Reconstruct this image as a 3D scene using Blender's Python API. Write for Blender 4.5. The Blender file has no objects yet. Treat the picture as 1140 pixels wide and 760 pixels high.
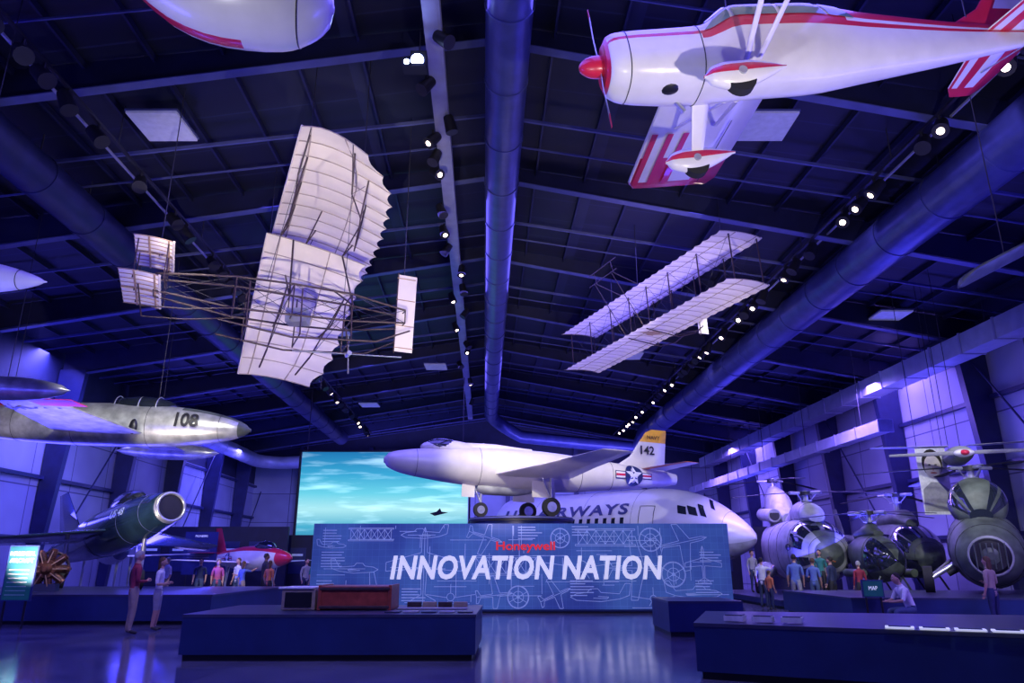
import bpy, math, random
from mathutils import Vector, Matrix, Quaternion
V=Vector
random.seed(7)
pi=math.pi
scene=bpy.context.scene
COL=scene.collection
scene.view_settings.view_transform='Standard'
# ------------------------------------------------------------------ materials
MATS={}
def mat(name,col,rough=.5,metal=0,var=.12,scale=6,bump=0,emit=None,es=0,transl=0,spec=.5,coat=0,alpha=1):
    m=bpy.data.materials.new(name); m.use_nodes=True
    nt=m.node_tree; n=nt.nodes; l=nt.links
    b=n['Principled BSDF']
    b.inputs['Roughness'].default_value=rough; b.inputs['Metallic'].default_value=metal
    b.inputs['Specular IOR Level'].default_value=spec
    b.inputs['Coat Weight'].default_value=coat
    tc=n.new('ShaderNodeTexCoord'); no=n.new('ShaderNodeTexNoise')
    no.inputs['Scale'].default_value=scale; no.inputs['Detail'].default_value=5
    l.new(tc.outputs['Object'],no.inputs['Vector'])
    r=n.new('ShaderNodeValToRGB')
    r.color_ramp.elements[0].position=.3; r.color_ramp.elements[1].position=.7
    r.color_ramp.elements[0].color=[x*(1-var) for x in col]+[1]
    r.color_ramp.elements[1].color=[min(1,x*(1+var)) for x in col]+[1]
    l.new(no.outputs['Fac'],r.inputs['Fac']); l.new(r.outputs['Color'],b.inputs['Base Color'])
    if bump:
        bp=n.new('ShaderNodeBump'); bp.inputs['Strength'].default_value=bump; bp.inputs['Distance'].default_value=.02
        l.new(no.outputs['Fac'],bp.inputs['Height']); l.new(bp.outputs['Normal'],b.inputs['Normal'])
    if emit:
        b.inputs['Emission Color'].default_value=list(emit)+[1]; b.inputs['Emission Strength'].default_value=es
    if transl:
        t=n.new('ShaderNodeBsdfTranslucent'); mx=n.new('ShaderNodeMixShader'); mx.inputs[0].default_value=transl
        l.new(r.outputs['Color'],t.inputs['Color'])
        out=n['Material Output']
        l.new(b.outputs[0],mx.inputs[1]); l.new(t.outputs[0],mx.inputs[2]); l.new(mx.outputs[0],out.inputs[0])
    MATS[name]=m
    return m
mat('white_paint',(.8,.78,.78),.28,0,.05,3,coat=.4)
mat('offwhite_body',(.74,.7,.6),.35,0,.08,2,coat=.2)
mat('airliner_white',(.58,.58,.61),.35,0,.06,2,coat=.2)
mat('red_paint',(.62,.02,.06),.3,0,.08,3,coat=.4)
mat('orange_paint',(.75,.22,.05),.35)
mat('yellow_paint',(.85,.42,.03),.4)
mat('navy_paint',(.02,.03,.12),.4)
mat('black_paint',(.012,.012,.016),.4)
mat('rubber',(.015,.015,.017),.8)
mat('silver',(.5,.52,.53),.3,.7,.15,4)
mat('aluminium_worn',(.5,.52,.48),.32,.5,.35,3,bump=.25)
mat('dark_green_jet',(.014,.035,.06),.22,.2,.3,3,coat=.6)
mat('olive_grey',(.085,.105,.08),.5,0,.4,3)
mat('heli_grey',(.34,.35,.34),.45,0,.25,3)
mat('glass_dark',(.015,.02,.03),.08,0,0,3,coat=1)
mat('glass_green',(.12,.2,.2),.1,0,.1,3,coat=1)
mat('fabric',(.84,.76,.66),.8,0,.08,1.5,bump=.15,transl=.22)
mat('fabric_pale',(.84,.77,.72),.8,0,.05,1.5,bump=.1,transl=.25)
mat('fabric_seam',(.38,.31,.27),.7)
mat('wood_dark',(.05,.03,.03),.5,0,.3,8)
mat('wood_light',(.42,.27,.16),.55,0,.2,8)
mat('wood_red',(.34,.06,.035),.4,0,.3,7)
mat('cable',(.05,.05,.06),.5,.5)
mat('steel_dark',(.01,.012,.045),.5,.1,.2,2)
mat('steel_navy',(.016,.02,.075),.45,.1,.2,2)
mat('steel_flange',(.08,.09,.23),.45,.1,.15,2)
mat('truss_grey',(.3,.3,.42),.45,.2,.15,2)
mat('duct_blue',(.065,.075,.21),.34,.3,.2,2)
mat('duct_grey',(.4,.42,.5),.45,.3,.12,2)
mat('black_fixture',(.01,.01,.012),.5)
mat('lamp_warm',(1,1,1),.4,emit=(1,.78,.6),es=9)
mat('lamp_cool',(1,1,1),.4,emit=(.35,.45,1),es=40)
mat('panel_glow',(.4,.4,.5),.6,emit=(.42,.42,.8),es=.12)
mat('plinth_blue',(.016,.032,.12),.42,0,.15,2)
mat('plinth_top',(.045,.05,.1),.3,0,.15,4)
mat('sign_white',(.9,.9,.9),.5,emit=(.95,.95,1),es=.45)
mat('sign_red',(.8,.03,.03),.5,emit=(1,.03,.03),es=.5)
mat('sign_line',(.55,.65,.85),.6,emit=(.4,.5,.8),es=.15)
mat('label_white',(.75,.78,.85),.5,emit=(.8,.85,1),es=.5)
mat('label_teal',(.006,.06,.08),.5,emit=(.02,.5,.55),es=.04)
mat('dark_partition',(.012,.015,.04),.6,0,.2,2)
mat('skin',(.5,.28,.2),.55,0,.06,20)
mat('skin_dark',(.2,.1,.065),.55,0,.06,20)
for k,c in dict(hair_dark=(.015,.01,.008),hair_brown=(.09,.045,.02),hair_grey=(.35,.34,.33),c_maroon=(.25,.02,.05),c_khaki=(.35,.27,.2),c_grey=(.3,.3,.33),c_denim=(.05,.08,.17),c_black=(.015,.015,.02),c_blue=(.1,.16,.45),c_white=(.7,.7,.74),c_orange=(.6,.17,.07),c_pink=(.5,.1,.2),c_navy=(.02,.03,.09),c_teal=(.03,.2,.18),shoe=(.03,.03,.03),eye=(.02,.02,.02),lip=(.35,.1,.09)).items(): mat(k,c,.75,0,.12,12)
mat('engine_brown',(.2,.085,.04),.4,.5,.5,8)
mat('portrait_skin',(.55,.5,.5),.7)

def seams_mat(name,col,dark,sx,sz,axis):
    m=bpy.data.materials.new(name); m.use_nodes=True
    nt=m.node_tree;n=nt.nodes;l=nt.links;b=n['Principled BSDF'];b.inputs['Roughness'].default_value=.55
    tc=n.new('ShaderNodeTexCoord');sp=n.new('ShaderNodeSeparateXYZ');cb=n.new('ShaderNodeCombineXYZ')
    l.new(tc.outputs['Object'],sp.inputs[0])
    l.new(sp.outputs[axis],cb.inputs[0]);l.new(sp.outputs[2],cb.inputs[1])
    br=n.new('ShaderNodeTexBrick');br.offset=0;br.inputs['Scale'].default_value=1
    br.inputs['Brick Width'].default_value=sx;br.inputs['Row Height'].default_value=sz
    br.inputs['Mortar Size'].default_value=.03
    br.inputs['Color1'].default_value=col+(1,);br.inputs['Color2'].default_value=tuple(x*.8 for x in col)+(1,);br.inputs['Mortar'].default_value=dark+(1,)
    l.new(cb.outputs[0],br.inputs['Vector'])
    no=n.new('ShaderNodeTexNoise');no.inputs['Scale'].default_value=.5;l.new(tc.outputs['Object'],no.inputs['Vector'])
    mx=n.new('ShaderNodeMix');mx.data_type='RGBA';mx.blend_type='MULTIPLY';mx.inputs[0].default_value=.5
    l.new(br.outputs['Color'],mx.inputs[6]);l.new(no.outputs['Fac'],mx.inputs[7]);l.new(mx.outputs[2],b.inputs['Base Color'])
    MATS[name]=m
seams_mat('wall_panel_side',(.42,.45,.57),(.1,.1,.18),3.2,2.4,1)
seams_mat('wall_panel_back',(.42,.45,.57),(.1,.1,.18),3.2,2.4,0)
seams_mat('roof_liner',(.007,.009,.03),(.018,.022,.06),1.5,1.5,1)
# floor
m=bpy.data.materials.new('polished_concrete');m.use_nodes=True;nt=m.node_tree;n=nt.nodes;l=nt.links;b=n['Principled BSDF']
tc=n.new('ShaderNodeTexCoord')
br=n.new('ShaderNodeTexBrick');br.offset=0;br.inputs['Scale'].default_value=1;br.inputs['Brick Width'].default_value=4.5;br.inputs['Row Height'].default_value=4.5;br.inputs['Mortar Size'].default_value=.012
br.inputs['Color1'].default_value=(.15,.15,.23,1);br.inputs['Color2'].default_value=(.17,.17,.25,1);br.inputs['Mortar'].default_value=(.02,.02,.04,1)
l.new(tc.outputs['Object'],br.inputs['Vector'])
no=n.new('ShaderNodeTexNoise');no.inputs['Scale'].default_value=.9;no.inputs['Detail'].default_value=8;l.new(tc.outputs['Object'],no.inputs['Vector'])
mx=n.new('ShaderNodeMix');mx.data_type='RGBA';mx.blend_type='MULTIPLY';mx.inputs[0].default_value=.8
rp=n.new('ShaderNodeValToRGB');rp.color_ramp.elements[0].position=.3;rp.color_ramp.elements[0].color=(.4,.4,.48,1);rp.color_ramp.elements[1].position=.7
l.new(no.outputs['Fac'],rp.inputs['Fac']);l.new(br.outputs['Color'],mx.inputs[6]);l.new(rp.outputs['Color'],mx.inputs[7]);l.new(mx.outputs[2],b.inputs['Base Color'])
mr=n.new('ShaderNodeMapRange');mr.inputs['To Min'].default_value=.07;mr.inputs['To Max'].default_value=.2
l.new(no.outputs['Fac'],mr.inputs['Value']);l.new(mr.outputs[0],b.inputs['Roughness']);b.inputs['Specular IOR Level'].default_value=.85;MATS['floor']=m
# projection screen content (a real display surface)
m=bpy.data.materials.new('screen_picture');m.use_nodes=True;nt=m.node_tree;n=nt.nodes;l=nt.links
tc=n.new('ShaderNodeTexCoord');sp=n.new('ShaderNodeSeparateXYZ');l.new(tc.outputs['Generated'],sp.inputs[0])
rp=n.new('ShaderNodeValToRGB');cr=rp.color_ramp
cr.elements[0].position=0;cr.elements[0].color=(.02,.16,.34,1);cr.elements[1].position=1;cr.elements[1].color=(.01,.16,.38,1)
for p,c in [(.2,(.05,.36,.52,1)),(.38,(.35,.7,.75,1)),(.55,(.12,.55,.68,1)),(.75,(.03,.33,.55,1))]:
    e=cr.elements.new(p);e.color=c
mp=n.new('ShaderNodeMapping');mp.inputs['Scale'].default_value=(3,1,14);l.new(tc.outputs['Generated'],mp.inputs[0])
no=n.new('ShaderNodeTexNoise');no.inputs['Scale'].default_value=1;no.inputs['Detail'].default_value=6;l.new(mp.outputs[0],no.inputs['Vector'])
r2=n.new('ShaderNodeValToRGB');r2.color_ramp.elements[0].position=.5;r2.color_ramp.elements[1].position=.72;r2.color_ramp.elements[1].color=(.5,.65,.7,1);r2.color_ramp.elements[0].color=(0,0,0,1)
l.new(no.outputs['Fac'],r2.inputs['Fac'])
mx=n.new('ShaderNodeMix');mx.data_type='RGBA';mx.blend_type='ADD';mx.inputs[0].default_value=.6
l.new(sp.outputs[2],rp.inputs['Fac']);l.new(rp.outputs['Color'],mx.inputs[6]);l.new(r2.outputs['Color'],mx.inputs[7])
b=n['Principled BSDF'];b.inputs['Base Color'].default_value=(.02,.02,.02,1);l.new(mx.outputs[2],b.inputs['Emission Color']);b.inputs['Emission Strength'].default_value=1.2
MATS['screen']=m
# blueprint sign face, with emission added to brighten the printed blue
m=bpy.data.materials.new('blueprint_face');m.use_nodes=True;nt=m.node_tree;n=nt.nodes;l=nt.links;b=n['Principled BSDF'];b.inputs['Roughness'].default_value=.5
tc=n.new('ShaderNodeTexCoord');sp=n.new('ShaderNodeSeparateXYZ');cb=n.new('ShaderNodeCombineXYZ');l.new(tc.outputs['Object'],sp.inputs[0]);l.new(sp.outputs[0],cb.inputs[0]);l.new(sp.outputs[2],cb.inputs[1])
br=n.new('ShaderNodeTexBrick');br.offset=0;br.inputs['Scale'].default_value=1;br.inputs['Brick Width'].default_value=.22;br.inputs['Row Height'].default_value=.22;br.inputs['Mortar Size'].default_value=.006
br.inputs['Color1'].default_value=(.035,.065,.25,1);br.inputs['Color2'].default_value=(.04,.075,.27,1);br.inputs['Mortar'].default_value=(.06,.1,.33,1)
l.new(cb.outputs[0],br.inputs['Vector'])
no=n.new('ShaderNodeTexNoise');no.inputs['Scale'].default_value=.5;l.new(tc.outputs['Object'],no.inputs['Vector'])
rp=n.new('ShaderNodeValToRGB');rp.color_ramp.elements[0].position=.35;rp.color_ramp.elements[0].color=(.6,.6,.8,1);rp.color_ramp.elements[1].position=.65;rp.color_ramp.elements[1].color=(1.2,1.5,1.2,1)
l.new(no.outputs['Fac'],rp.inputs['Fac'])
mx=n.new('ShaderNodeMix');mx.data_type='RGBA';mx.blend_type='MULTIPLY';mx.inputs[0].default_value=1
l.new(br.outputs['Color'],mx.inputs[6]);l.new(rp.outputs['Color'],mx.inputs[7]);l.new(mx.outputs[2],b.inputs['Base Color']);l.new(mx.outputs[2],b.inputs['Emission Color']);b.inputs['Emission Strength'].default_value=.6
MATS['blueprint']=m

# ------------------------------------------------------------------ mesh builder
class MB:
    def __init__(s): s.v=[];s.f=[];s.m=[];s.sm=[];s.mats=[];s.M=Matrix.Identity(4)
    def mi(s,m):
        if m not in s.mats: s.mats.append(m)
        return s.mats.index(m)
    def add(s,vs,fs,m,smooth=False):
        o=len(s.v); M=s.M
        s.v+= [tuple(M@V(p)) for p in vs]
        for i,f in enumerate(fs):
            s.f.append([a+o for a in f]); s.m.append(s.mi(m[i] if isinstance(m,list) else m)); s.sm.append(smooth)
    def box(s,c,d,m,R=None):
        x,y,z=[k/2 for k in d]; R=R or Matrix.Identity(3)
        vs=[V(c)+R@V((a*x,b*y,e*z)) for a in(-1,1) for b in(-1,1) for e in(-1,1)]
        s.add(vs,[(0,1,3,2),(4,6,7,5),(0,4,5,1),(2,3,7,6),(0,2,6,4),(1,5,7,3)],m)
    def hexa(s,p,m): # 8 pts: bottom loop 0-3, top loop 4-7
        s.add(p,[(3,2,1,0),(4,5,6,7),(0,1,5,4),(1,2,6,5),(2,3,7,6),(3,0,4,7)],m)
    def tube(s,p,q,r,m,r2=None,n=8,flat=None):
        p=V(p);q=V(q);d=q-p
        if d.length<1e-6: return
        r2=r if r2 is None else r2
        Q=d.to_track_quat('Z','Y'); a=[];
        for c,rr in((p,r),(q,r2)):
            for i in range(n):
                t=2*pi*i/n; a.append(c+Q@V((rr*math.cos(t),rr*math.sin(t)*(flat or 1),0)))
        fs=[(i,(i+1)%n,n+(i+1)%n,n+i) for i in range(n)]
        s.add(a,fs,m,True); s.add(a,[tuple(range(n-1,-1,-1)),tuple(range(n,2*n))],m)
    def poly(s,pts,r,m,n=8):
        for a,b in zip(pts[:-1],pts[1:]): s.tube(a,b,r,m,n=n)
    def path(s,pts,r,m,n=16,rmul=None):
        pts=[V(p) for p in pts]; rings=[]; up=None
        for i,p in enumerate(pts):
            t=(pts[min(i+1,len(pts)-1)]-pts[max(i-1,0)]).normalized()
            if up is None:
                up=V((0,0,1)) if abs(t.z)<.9 else V((1,0,0))
            a=t.cross(up).normalized(); bb=a.cross(t).normalized(); up=bb
            rr=r[i] if isinstance(r,(list,tuple)) else r
            rings.append([p+a*rr*math.cos(2*pi*k/n)+bb*rr*math.sin(2*pi*k/n) for k in range(n)])
        s.loft(rings,m)
    def loft(s,rings,m,cap=True,smooth=True,closed=True):
        n=len(rings[0]); vs=[p for r in rings for p in r]; fs=[];ms=[]
        for i in range(len(rings)-1):
            for j in range(n if closed else n-1):
                k=(j+1)%n
                fs.append((i*n+j,i*n+k,(i+1)*n+k,(i+1)*n+j)); ms.append(m(i,j) if callable(m) else m)
        s.add(vs,fs,ms,smooth)
        if cap:
            L=len(rings)-1
            s.add(rings[0],[tuple(range(n-1,-1,-1))],m(0,0) if callable(m) else m)
            s.add(rings[L],[tuple(range(n))],m(L-1,0) if callable(m) else m)
    def body(s,st,m,n=28,sub=3,cap=True,pw=1.0,lines=()):
        """st: (x,cz,ry,rz) ; m: material or fn(x,ang)"""
        P=[tuple(float(a) for a in q) for q in st]; X=[q[0] for q in P]
        def ev(x):
            k=0
            while k<len(P)-2 and not (min(X[k],X[k+1])<=x<=max(X[k],X[k+1])): k+=1
            p0=P[max(k-1,0)];p1=P[k];p2=P[k+1];p3=P[min(k+2,len(P)-1)]
            t=(x-p1[0])/(p2[0]-p1[0]); t=max(0,min(1,t)); out=[]
            for c in (1,2,3):
                h=p2[0]-p1[0]
                m1=(p2[c]-p0[c])/((p2[0]-p0[0]) or 1)*h; m2=(p3[c]-p1[c])/((p3[0]-p1[0]) or 1)*h
                if (p2[c]-p1[c])*(p1[c]-p0[c])<=0: m1=0
                if (p3[c]-p2[c])*(p2[c]-p1[c])<=0: m2=0
                d=p2[c]-p1[c]; 
                lim=3*abs(d); m1=max(-lim,min(lim,m1)); m2=max(-lim,min(lim,m2))
                t2=t*t;t3=t2*t
                out.append((2*t3-3*t2+1)*p1[c]+(t3-2*t2+t)*m1+(-2*t3+3*t2)*p2[c]+(t3-t2)*m2)
            return out
        xs=[]
        for i in range(len(P)-1):
            for k in range(sub): xs.append(X[i]+(X[i+1]-X[i])*k/sub)
        xs.append(X[-1])
        def pt(x,a,off=0):
            cz,ry,rz=ev(x); ca,sa=math.cos(a),math.sin(a)
            ca=math.copysign(abs(ca)**pw,ca); sa=math.copysign(abs(sa)**pw,sa)
            return V((x,(ry+off)*ca,cz+(rz+off)*sa))
        rings=[[pt(x,2*pi*(j+.5)/n) for j in range(n)] for x in xs]
        if callable(m): mm=lambda i,j:m((xs[i]+xs[min(i+1,len(xs)-1)])/2,2*pi*(j+1)/n)
        else: mm=m
        s.loft(rings,mm,cap)
        for xx in lines: s.poly([pt(xx,2*pi*i/36,.003) for i in range(37)],.008,'black_paint',4)
        return pt
    def wing(s,secs,m,n=7):
        """secs: (LE xyz, TE xyz, thick, up)"""
        rings=[]
        prof=[0,.03,.1,.25,.45,.7,1.0]
        for LE,TE,th,up in secs:
            LE=V(LE);TE=V(TE);up=V(up);c=TE-LE;r=[]
            for t in prof: r.append(LE+c*t+up*th*(1.5*math.sqrt(t)*(1-t)+.02))
            for t in prof[::-1][0:-1]: r.append(LE+c*t-up*th*(.7*math.sqrt(t)*(1-t)+.02))
            rings.append(r)
        s.loft(rings,m,True,True)
    def sph(s,c,r,m,nu=16,nv=10,R=None,fn=None,zmin=-1.01,zmax=1.01):
        c=V(c); r=(r,r,r) if not hasattr(r,'__len__') else r; R=R or Matrix.Identity(3)
        rings=[]
        for i in range(nv+1):
            ph=-pi/2+pi*i/nv; sz=math.sin(ph)
            if sz<zmin or sz>zmax: continue
            ring=[]
            for j in range(nu):
                t=2*pi*j/nu; p=V((math.cos(ph)*math.cos(t),math.cos(ph)*math.sin(t),sz))
                if fn: p=fn(p)
                ring.append(c+R@V((p.x*r[0],p.y*r[1],p.z*r[2])))
            rings.append(ring)
        s.loft(rings,m,True)
    def disc(s,c,r,nrm,m,n=24):
        nrm=V(nrm).normalized(); Q=nrm.to_track_quat('Z','Y')
        s.add([V(c)+Q@V((r*math.cos(2*pi*i/n),r*math.sin(2*pi*i/n),0)) for i in range(n)],[tuple(range(n))],m)
    def torus(s,c,R,r,nrm,m,n=24,k=8):
        Q=V(nrm).normalized().to_track_quat('Z','Y'); rings=[]
        for i in range(n+1):
            t=2*pi*i/n; rings.append([V(c)+Q@V(((R+r*math.cos(a))*math.cos(t),(R+r*math.cos(a))*math.sin(t),r*math.sin(a))) for a in [2*pi*q/k for q in range(k)]])
        s.loft(rings,m,False)
    def flat(s,pts,fn,m,center=None):
        n=len(pts); cx=sum(p[0] for p in pts)/n; cy=sum(p[1] for p in pts)/n
        vs=[fn(*p) for p in pts]+[fn(cx,cy)]
        s.add(vs,[(i,(i+1)%n,n) for i in range(n)],m)
    def line(s,pts,w,fn,m):
        for (x0,y0),(x1,y1) in zip(pts[:-1],pts[1:]):
            d=math.hypot(x1-x0,y1-y0)
            if d<1e-6: continue
            nx,ny=-(y1-y0)/d*w/2,(x1-x0)/d*w/2
            s.add([fn(x0+nx,y0+ny),fn(x1+nx,y1+ny),fn(x1-nx,y1-ny),fn(x0-nx,y0-ny)],[(0,1,2,3)],m)
    def text(s,txt,fn,m,h=1,w=None,shear=0,bold=0,center=True,space=1):
        cu=bpy.data.curves.new('t','FONT');cu.body=txt;cu.shear=shear;cu.offset=bold;cu.space_character=space;cu.resolution_u=3
        o=bpy.data.objects.new('t',cu);COL.objects.link(o)
        dg=bpy.context.evaluated_depsgraph_get();oe=o.evaluated_get(dg);me=oe.to_mesh()
        vs=[v.co.copy() for v in me.vertices];fs=[tuple(p.vertices) for p in me.polygons]
        oe.to_mesh_clear();bpy.data.objects.remove(o);bpy.data.curves.remove(cu)
        if not vs: return
        x0=min(v.x for v in vs);x1=max(v.x for v in vs);y0=min(v.y for v in vs);y1=max(v.y for v in vs)
        sy=h/(y1-y0); sx=(w/(x1-x0)) if w else sy; W=(x1-x0)*sx
        s.add([fn((v.x-x0)*sx-(W/2 if center else 0),(v.y-y0)*sy-(h/2 if center else 0)) for v in vs],fs,m)
    def roundel(s,fn,r):
        circ=[(r*math.cos(2*pi*i/28),r*math.sin(2*pi*i/28)) for i in range(28)]
        bar=lambda a,b,c,d:[(a,b),((a+c)/2,b),(c,b),(c,d),((a+c)/2,d),(a,d)]
        f1=lambda o:(lambda u,v:fn(u,v,o))
        s.flat(bar(-2.05*r,-.3*r,2.05*r,.3*r),f1(.012),'navy_paint')
        for sg in(-1,1):
            s.flat(bar(sg*.9*r,-.23*r,sg*1.97*r,.23*r),f1(.016),'white_paint')
            s.flat(bar(sg*.9*r,-.08*r,sg*1.97*r,.08*r),f1(.02),'red_paint')
        s.flat(circ,f1(.022),'navy_paint')
        st=[]
        for i in range(10):
            a=pi/2+pi*i/5; q=r*.95 if i%2==0 else r*.38; st.append((q*math.cos(a),q*math.sin(a)))
        s.flat(st,f1(.028),'white_paint')
    def build(s,name,parent=None,bevel=0):
        me=bpy.data.meshes.new(name);me.from_pydata([tuple(v) for v in s.v],[],s.f)
        for m in s.mats: me.materials.append(MATS[m])
        me.polygons.foreach_set('material_index',s.m);me.polygons.foreach_set('use_smooth',s.sm);me.update()
        o=bpy.data.objects.new(name,me);COL.objects.link(o)
        if bevel:
            b=o.modifiers.new('bevel','BEVEL');b.width=bevel;b.segments=2;b.limit_method='ANGLE'
        if parent:o.parent=parent
        return o
def frame(T,X,Z=(0,0,1)):
    X=V(X).normalized();Z=V(Z);Y=Z.cross(X).normalized();Z=X.cross(Y).normalized()
    M=Matrix.Identity(4)
    for i,a in enumerate((X,Y,Z)):
        for k in range(3): M[k][i]=a[k]
    for k in range(3): M[k][3]=T[k]
    return M
# building frame: hall axis is turned 2.1 deg from the viewing direction
BR=.037
def B(x,y,z): return V((x*.9993-y*BR,y*.9993+x*BR,z))
def roofz(x,y): return 14-.15*abs(x+BR*y)
CABLES=MB()
def cable(mb,p,top=None,r=.012):
    p=V(p); CABLES.tube(p,(p.x,p.y,top or roofz(p.x,p.y)-.02),r,'cable',n=5)
# ------------------------------------------------------------------ room shell
HW=20;Y0=-8;Y1=64
f=MB();f.add([B(-HW,Y0,0),B(HW,Y0,0),B(HW,Y1,0),B(-HW,Y1,0)],[(0,1,2,3)],'floor');f.build('floor')
c=MB()
c.add([B(-HW,Y0,11),B(0,Y0,14),B(0,Y1,14),B(-HW,Y1,11),B(HW,Y0,11),B(HW,Y1,11)],[(0,3,2,1),(1,2,5,4)],'roof_liner');c.build('ceiling')
w=MB()
w.add([B(-HW,Y0,0),B(-HW,Y1,0),B(-HW,Y1,8),B(-HW,Y0,8)],[(0,1,2,3)],'wall_panel_side')
w.add([B(-HW,Y0,8),B(-HW,Y1,8),B(-HW,Y1,11),B(-HW,Y0,11)],[(0,1,2,3)],'dark_partition');w.build('wall_left')
w=MB();w.add([B(HW,Y0,0),B(HW,Y1,0),B(HW,Y1,9.8),B(HW,Y0,9.8)],[(3,2,1,0)],'wall_panel_side')
w.add([B(HW,Y0,9.8),B(HW,Y1,9.8),B(HW,Y1,11),B(HW,Y0,11)],[(3,2,1,0)],'dark_partition');w.build('wall_right')
w=MB();w.add([B(-HW,Y1,0),B(HW,Y1,0),B(HW,Y1,10),B(-HW,Y1,10)],[(3,2,1,0)],'wall_panel_back')
w.add([B(-HW,Y1,10),B(HW,Y1,10),B(HW,Y1,11),B(0,Y1,14),B(-HW,Y1,11)],[(4,3,2,1,0)],'dark_partition');w.build('wall_back')
w=MB();w.add([B(-HW,Y0,0),B(HW,Y0,0),B(HW,Y0,11),B(0,Y0,14),B(-HW,Y0,11)],[(0,1,2,3,4)],'dark_partition');w.build('wall_front')
# frames
r=MB()
def beam(mb,p,q,w,h,m):
    a=B(*p);b=B(*q); yy=V((-BR,1,0)).normalized()*w/2; zz=V((0,0,h/2))
    d=(b-a).normalized()
    if abs(d.z)>.7: zz=V((1,BR,0))*h/2
    if abs(d.y)>.7: yy=V((1,BR,0))*w/2
    mb.hexa([a-yy-zz,a+yy-zz,a+yy+zz,a-yy+zz,b-yy-zz,b+yy-zz,b+yy+zz,b-yy+zz],m)
ys=[1.5+6.4*i for i in range(10)]
for y in ys:
    for sg in(-1,1):
        h0,h1=.95,.5
        P=lambda x,z,dy:B(sg*x,y+dy,z)
        zr=lambda x:14-.15*x-.03
        r.hexa([P(0,zr(0)-h1,-.02),P(0,zr(0)-h1,.02),P(0,zr(0),.02),P(0,zr(0),-.02),P(19.9,zr(20)-h0,-.02),P(19.9,zr(20)-h0,.02),P(19.9,zr(20),.02),P(19.9,zr(20),-.02)],'steel_dark')
        r.hexa([P(0,zr(0)-h1-.03,-.13),P(0,zr(0)-h1-.03,.13),P(0,zr(0)-h1,.13),P(0,zr(0)-h1,-.13),P(19.2,zr(20)-h0-.03,-.13),P(19.2,zr(20)-h0-.03,.13),P(19.2,zr(20)-h0,.13),P(19.2,zr(20)-h0,-.13)],'steel_flange')
        r.hexa([P(19.55,0,-.16),P(19.95,0,-.16),P(19.95,0,.16),P(19.55,0,.16),P(18.75,10.2,-.16),P(19.95,10.2,-.16),P(19.95,10.2,.16),P(18.75,10.2,.16)],'steel_navy')
for k in range(1,13):
    for sg in(-1,1):
        x=sg*1.55*k; beam(r,(x,Y0,14-.15*abs(x)-.12),(x,Y1,14-.15*abs(x)-.12),.06,.16,'steel_dark')
for i,y in enumerate([1.5+6.4*i+3.2 for i in range(10)]):
    for sg in(-1,1):
        beam(r,(0,y,13.62),(sg*19.9,y,13.62-.15*19.9),.07,.09,'steel_flange')
        beam(r,(0,y+1.5,13.7),(sg*19.9,y+1.5,13.7-.15*19.9),.04,.05,'steel_flange')
for sg in(-1,1):
    for z in(2.6,5.2,7.8): beam(r,(sg*19.85,Y0,z),(sg*19.85,Y1,z),.2,.16,'steel_navy')
    for y in ys[1::2]:
        r.tube(B(sg*19.6,y,.3),B(sg*19.3,y+6.4,9.5),.04,'steel_navy')
for x in range(-16,20,6):
    r.hexa([B(x-.18,Y1-.5,0),B(x+.18,Y1-.5,0),B(x+.18,Y1-.05,0),B(x-.18,Y1-.05,0),B(x-.18,Y1-.5,11.2),B(x+.18,Y1-.5,11.2),B(x+.18,Y1-.05,11.2),B(x-.18,Y1-.05,11.2)],'steel_navy')
r.build('roof_framing')
# ------------------------------------------------------------------ ducts
def rduct(name,pts,rad,m):
    d=MB(); pts=[B(*p) for p in pts]; d.path(pts,rad,m,28)
    a=pts[0];b=pts[1];L=(b-a).length;k=int(L/2.4);dr=(b-a).normalized()
    for i in range(k): 
        c=a+dr*(2.4*i+1.2); d.tube(c-dr*.03,c+dr*.03,rad+.025,m,n=28)
        d.tube((c.x,c.y,c.z+rad*.9),(c.x,c.y,roofz(c.x,c.y)),.02,'cable',n=5)
    return d.build(name)
bend=[(.4+(1-math.cos(t))*2.5,55+math.sin(t)*2.5,12.5-1.3*(1-math.cos(t))) for t in [pi/2*i/6 for i in range(1,7)]]
rduct('air_duct',[(.4,-6,12.5),(.4,55,12.5)]+bend+[(8,57.5,10.7),(14,57.5,10.2)],.5,'duct_blue')
rduct('air_duct',[(12.2,-6,10.95),(12.2,54,10.95),(12.4,56.5,10.6),(13.5,58,10.4)],.68,'duct_blue')
rduct('air_duct',[(-11.6,-6,11.1),(-11.6,58,11.1)],.55,'steel_navy')
bl=[(-18+1.8*(1-math.cos(t)),57+1.8*math.sin(t),9.2) for t in [pi/2*i/6 for i in range(7)]]
rduct('air_duct',[(-18,46,9.2)]+bl+[(-3,58.8,9.9),(0,58.8,10.4)],.5,'duct_grey')
d=MB()
beam(d,(18.4,-6,9.5),(18.4,60,9.5),.9,.75,'duct_grey')
for i in range(34):
    y=-5+1.9*i; beam(d,(18.4,y,9.5),(18.4,y+.08,9.5),.98,.83,'truss_grey')
for i in range(16):
    y=-4+4*i; d.tube(B(18,y,9.9),B(18,y,11.2),.015,'cable',n=4)
d.build('wall_duct')
d=MB(); beam(d,(17.2,30,7.2),(17.2,60,7.2),.6,.5,'duct_grey')
for i in range(15): beam(d,(17.2,30+2*i,7.2),(17.2,30.08+2*i,7.2),.67,.57,'truss_grey')
for i in range(5): d.tube(B(17.2,32+6*i,7.4),B(17.2,32+6*i,11.3),.02,'cable',n=4)
d.build('wall_duct')
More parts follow.
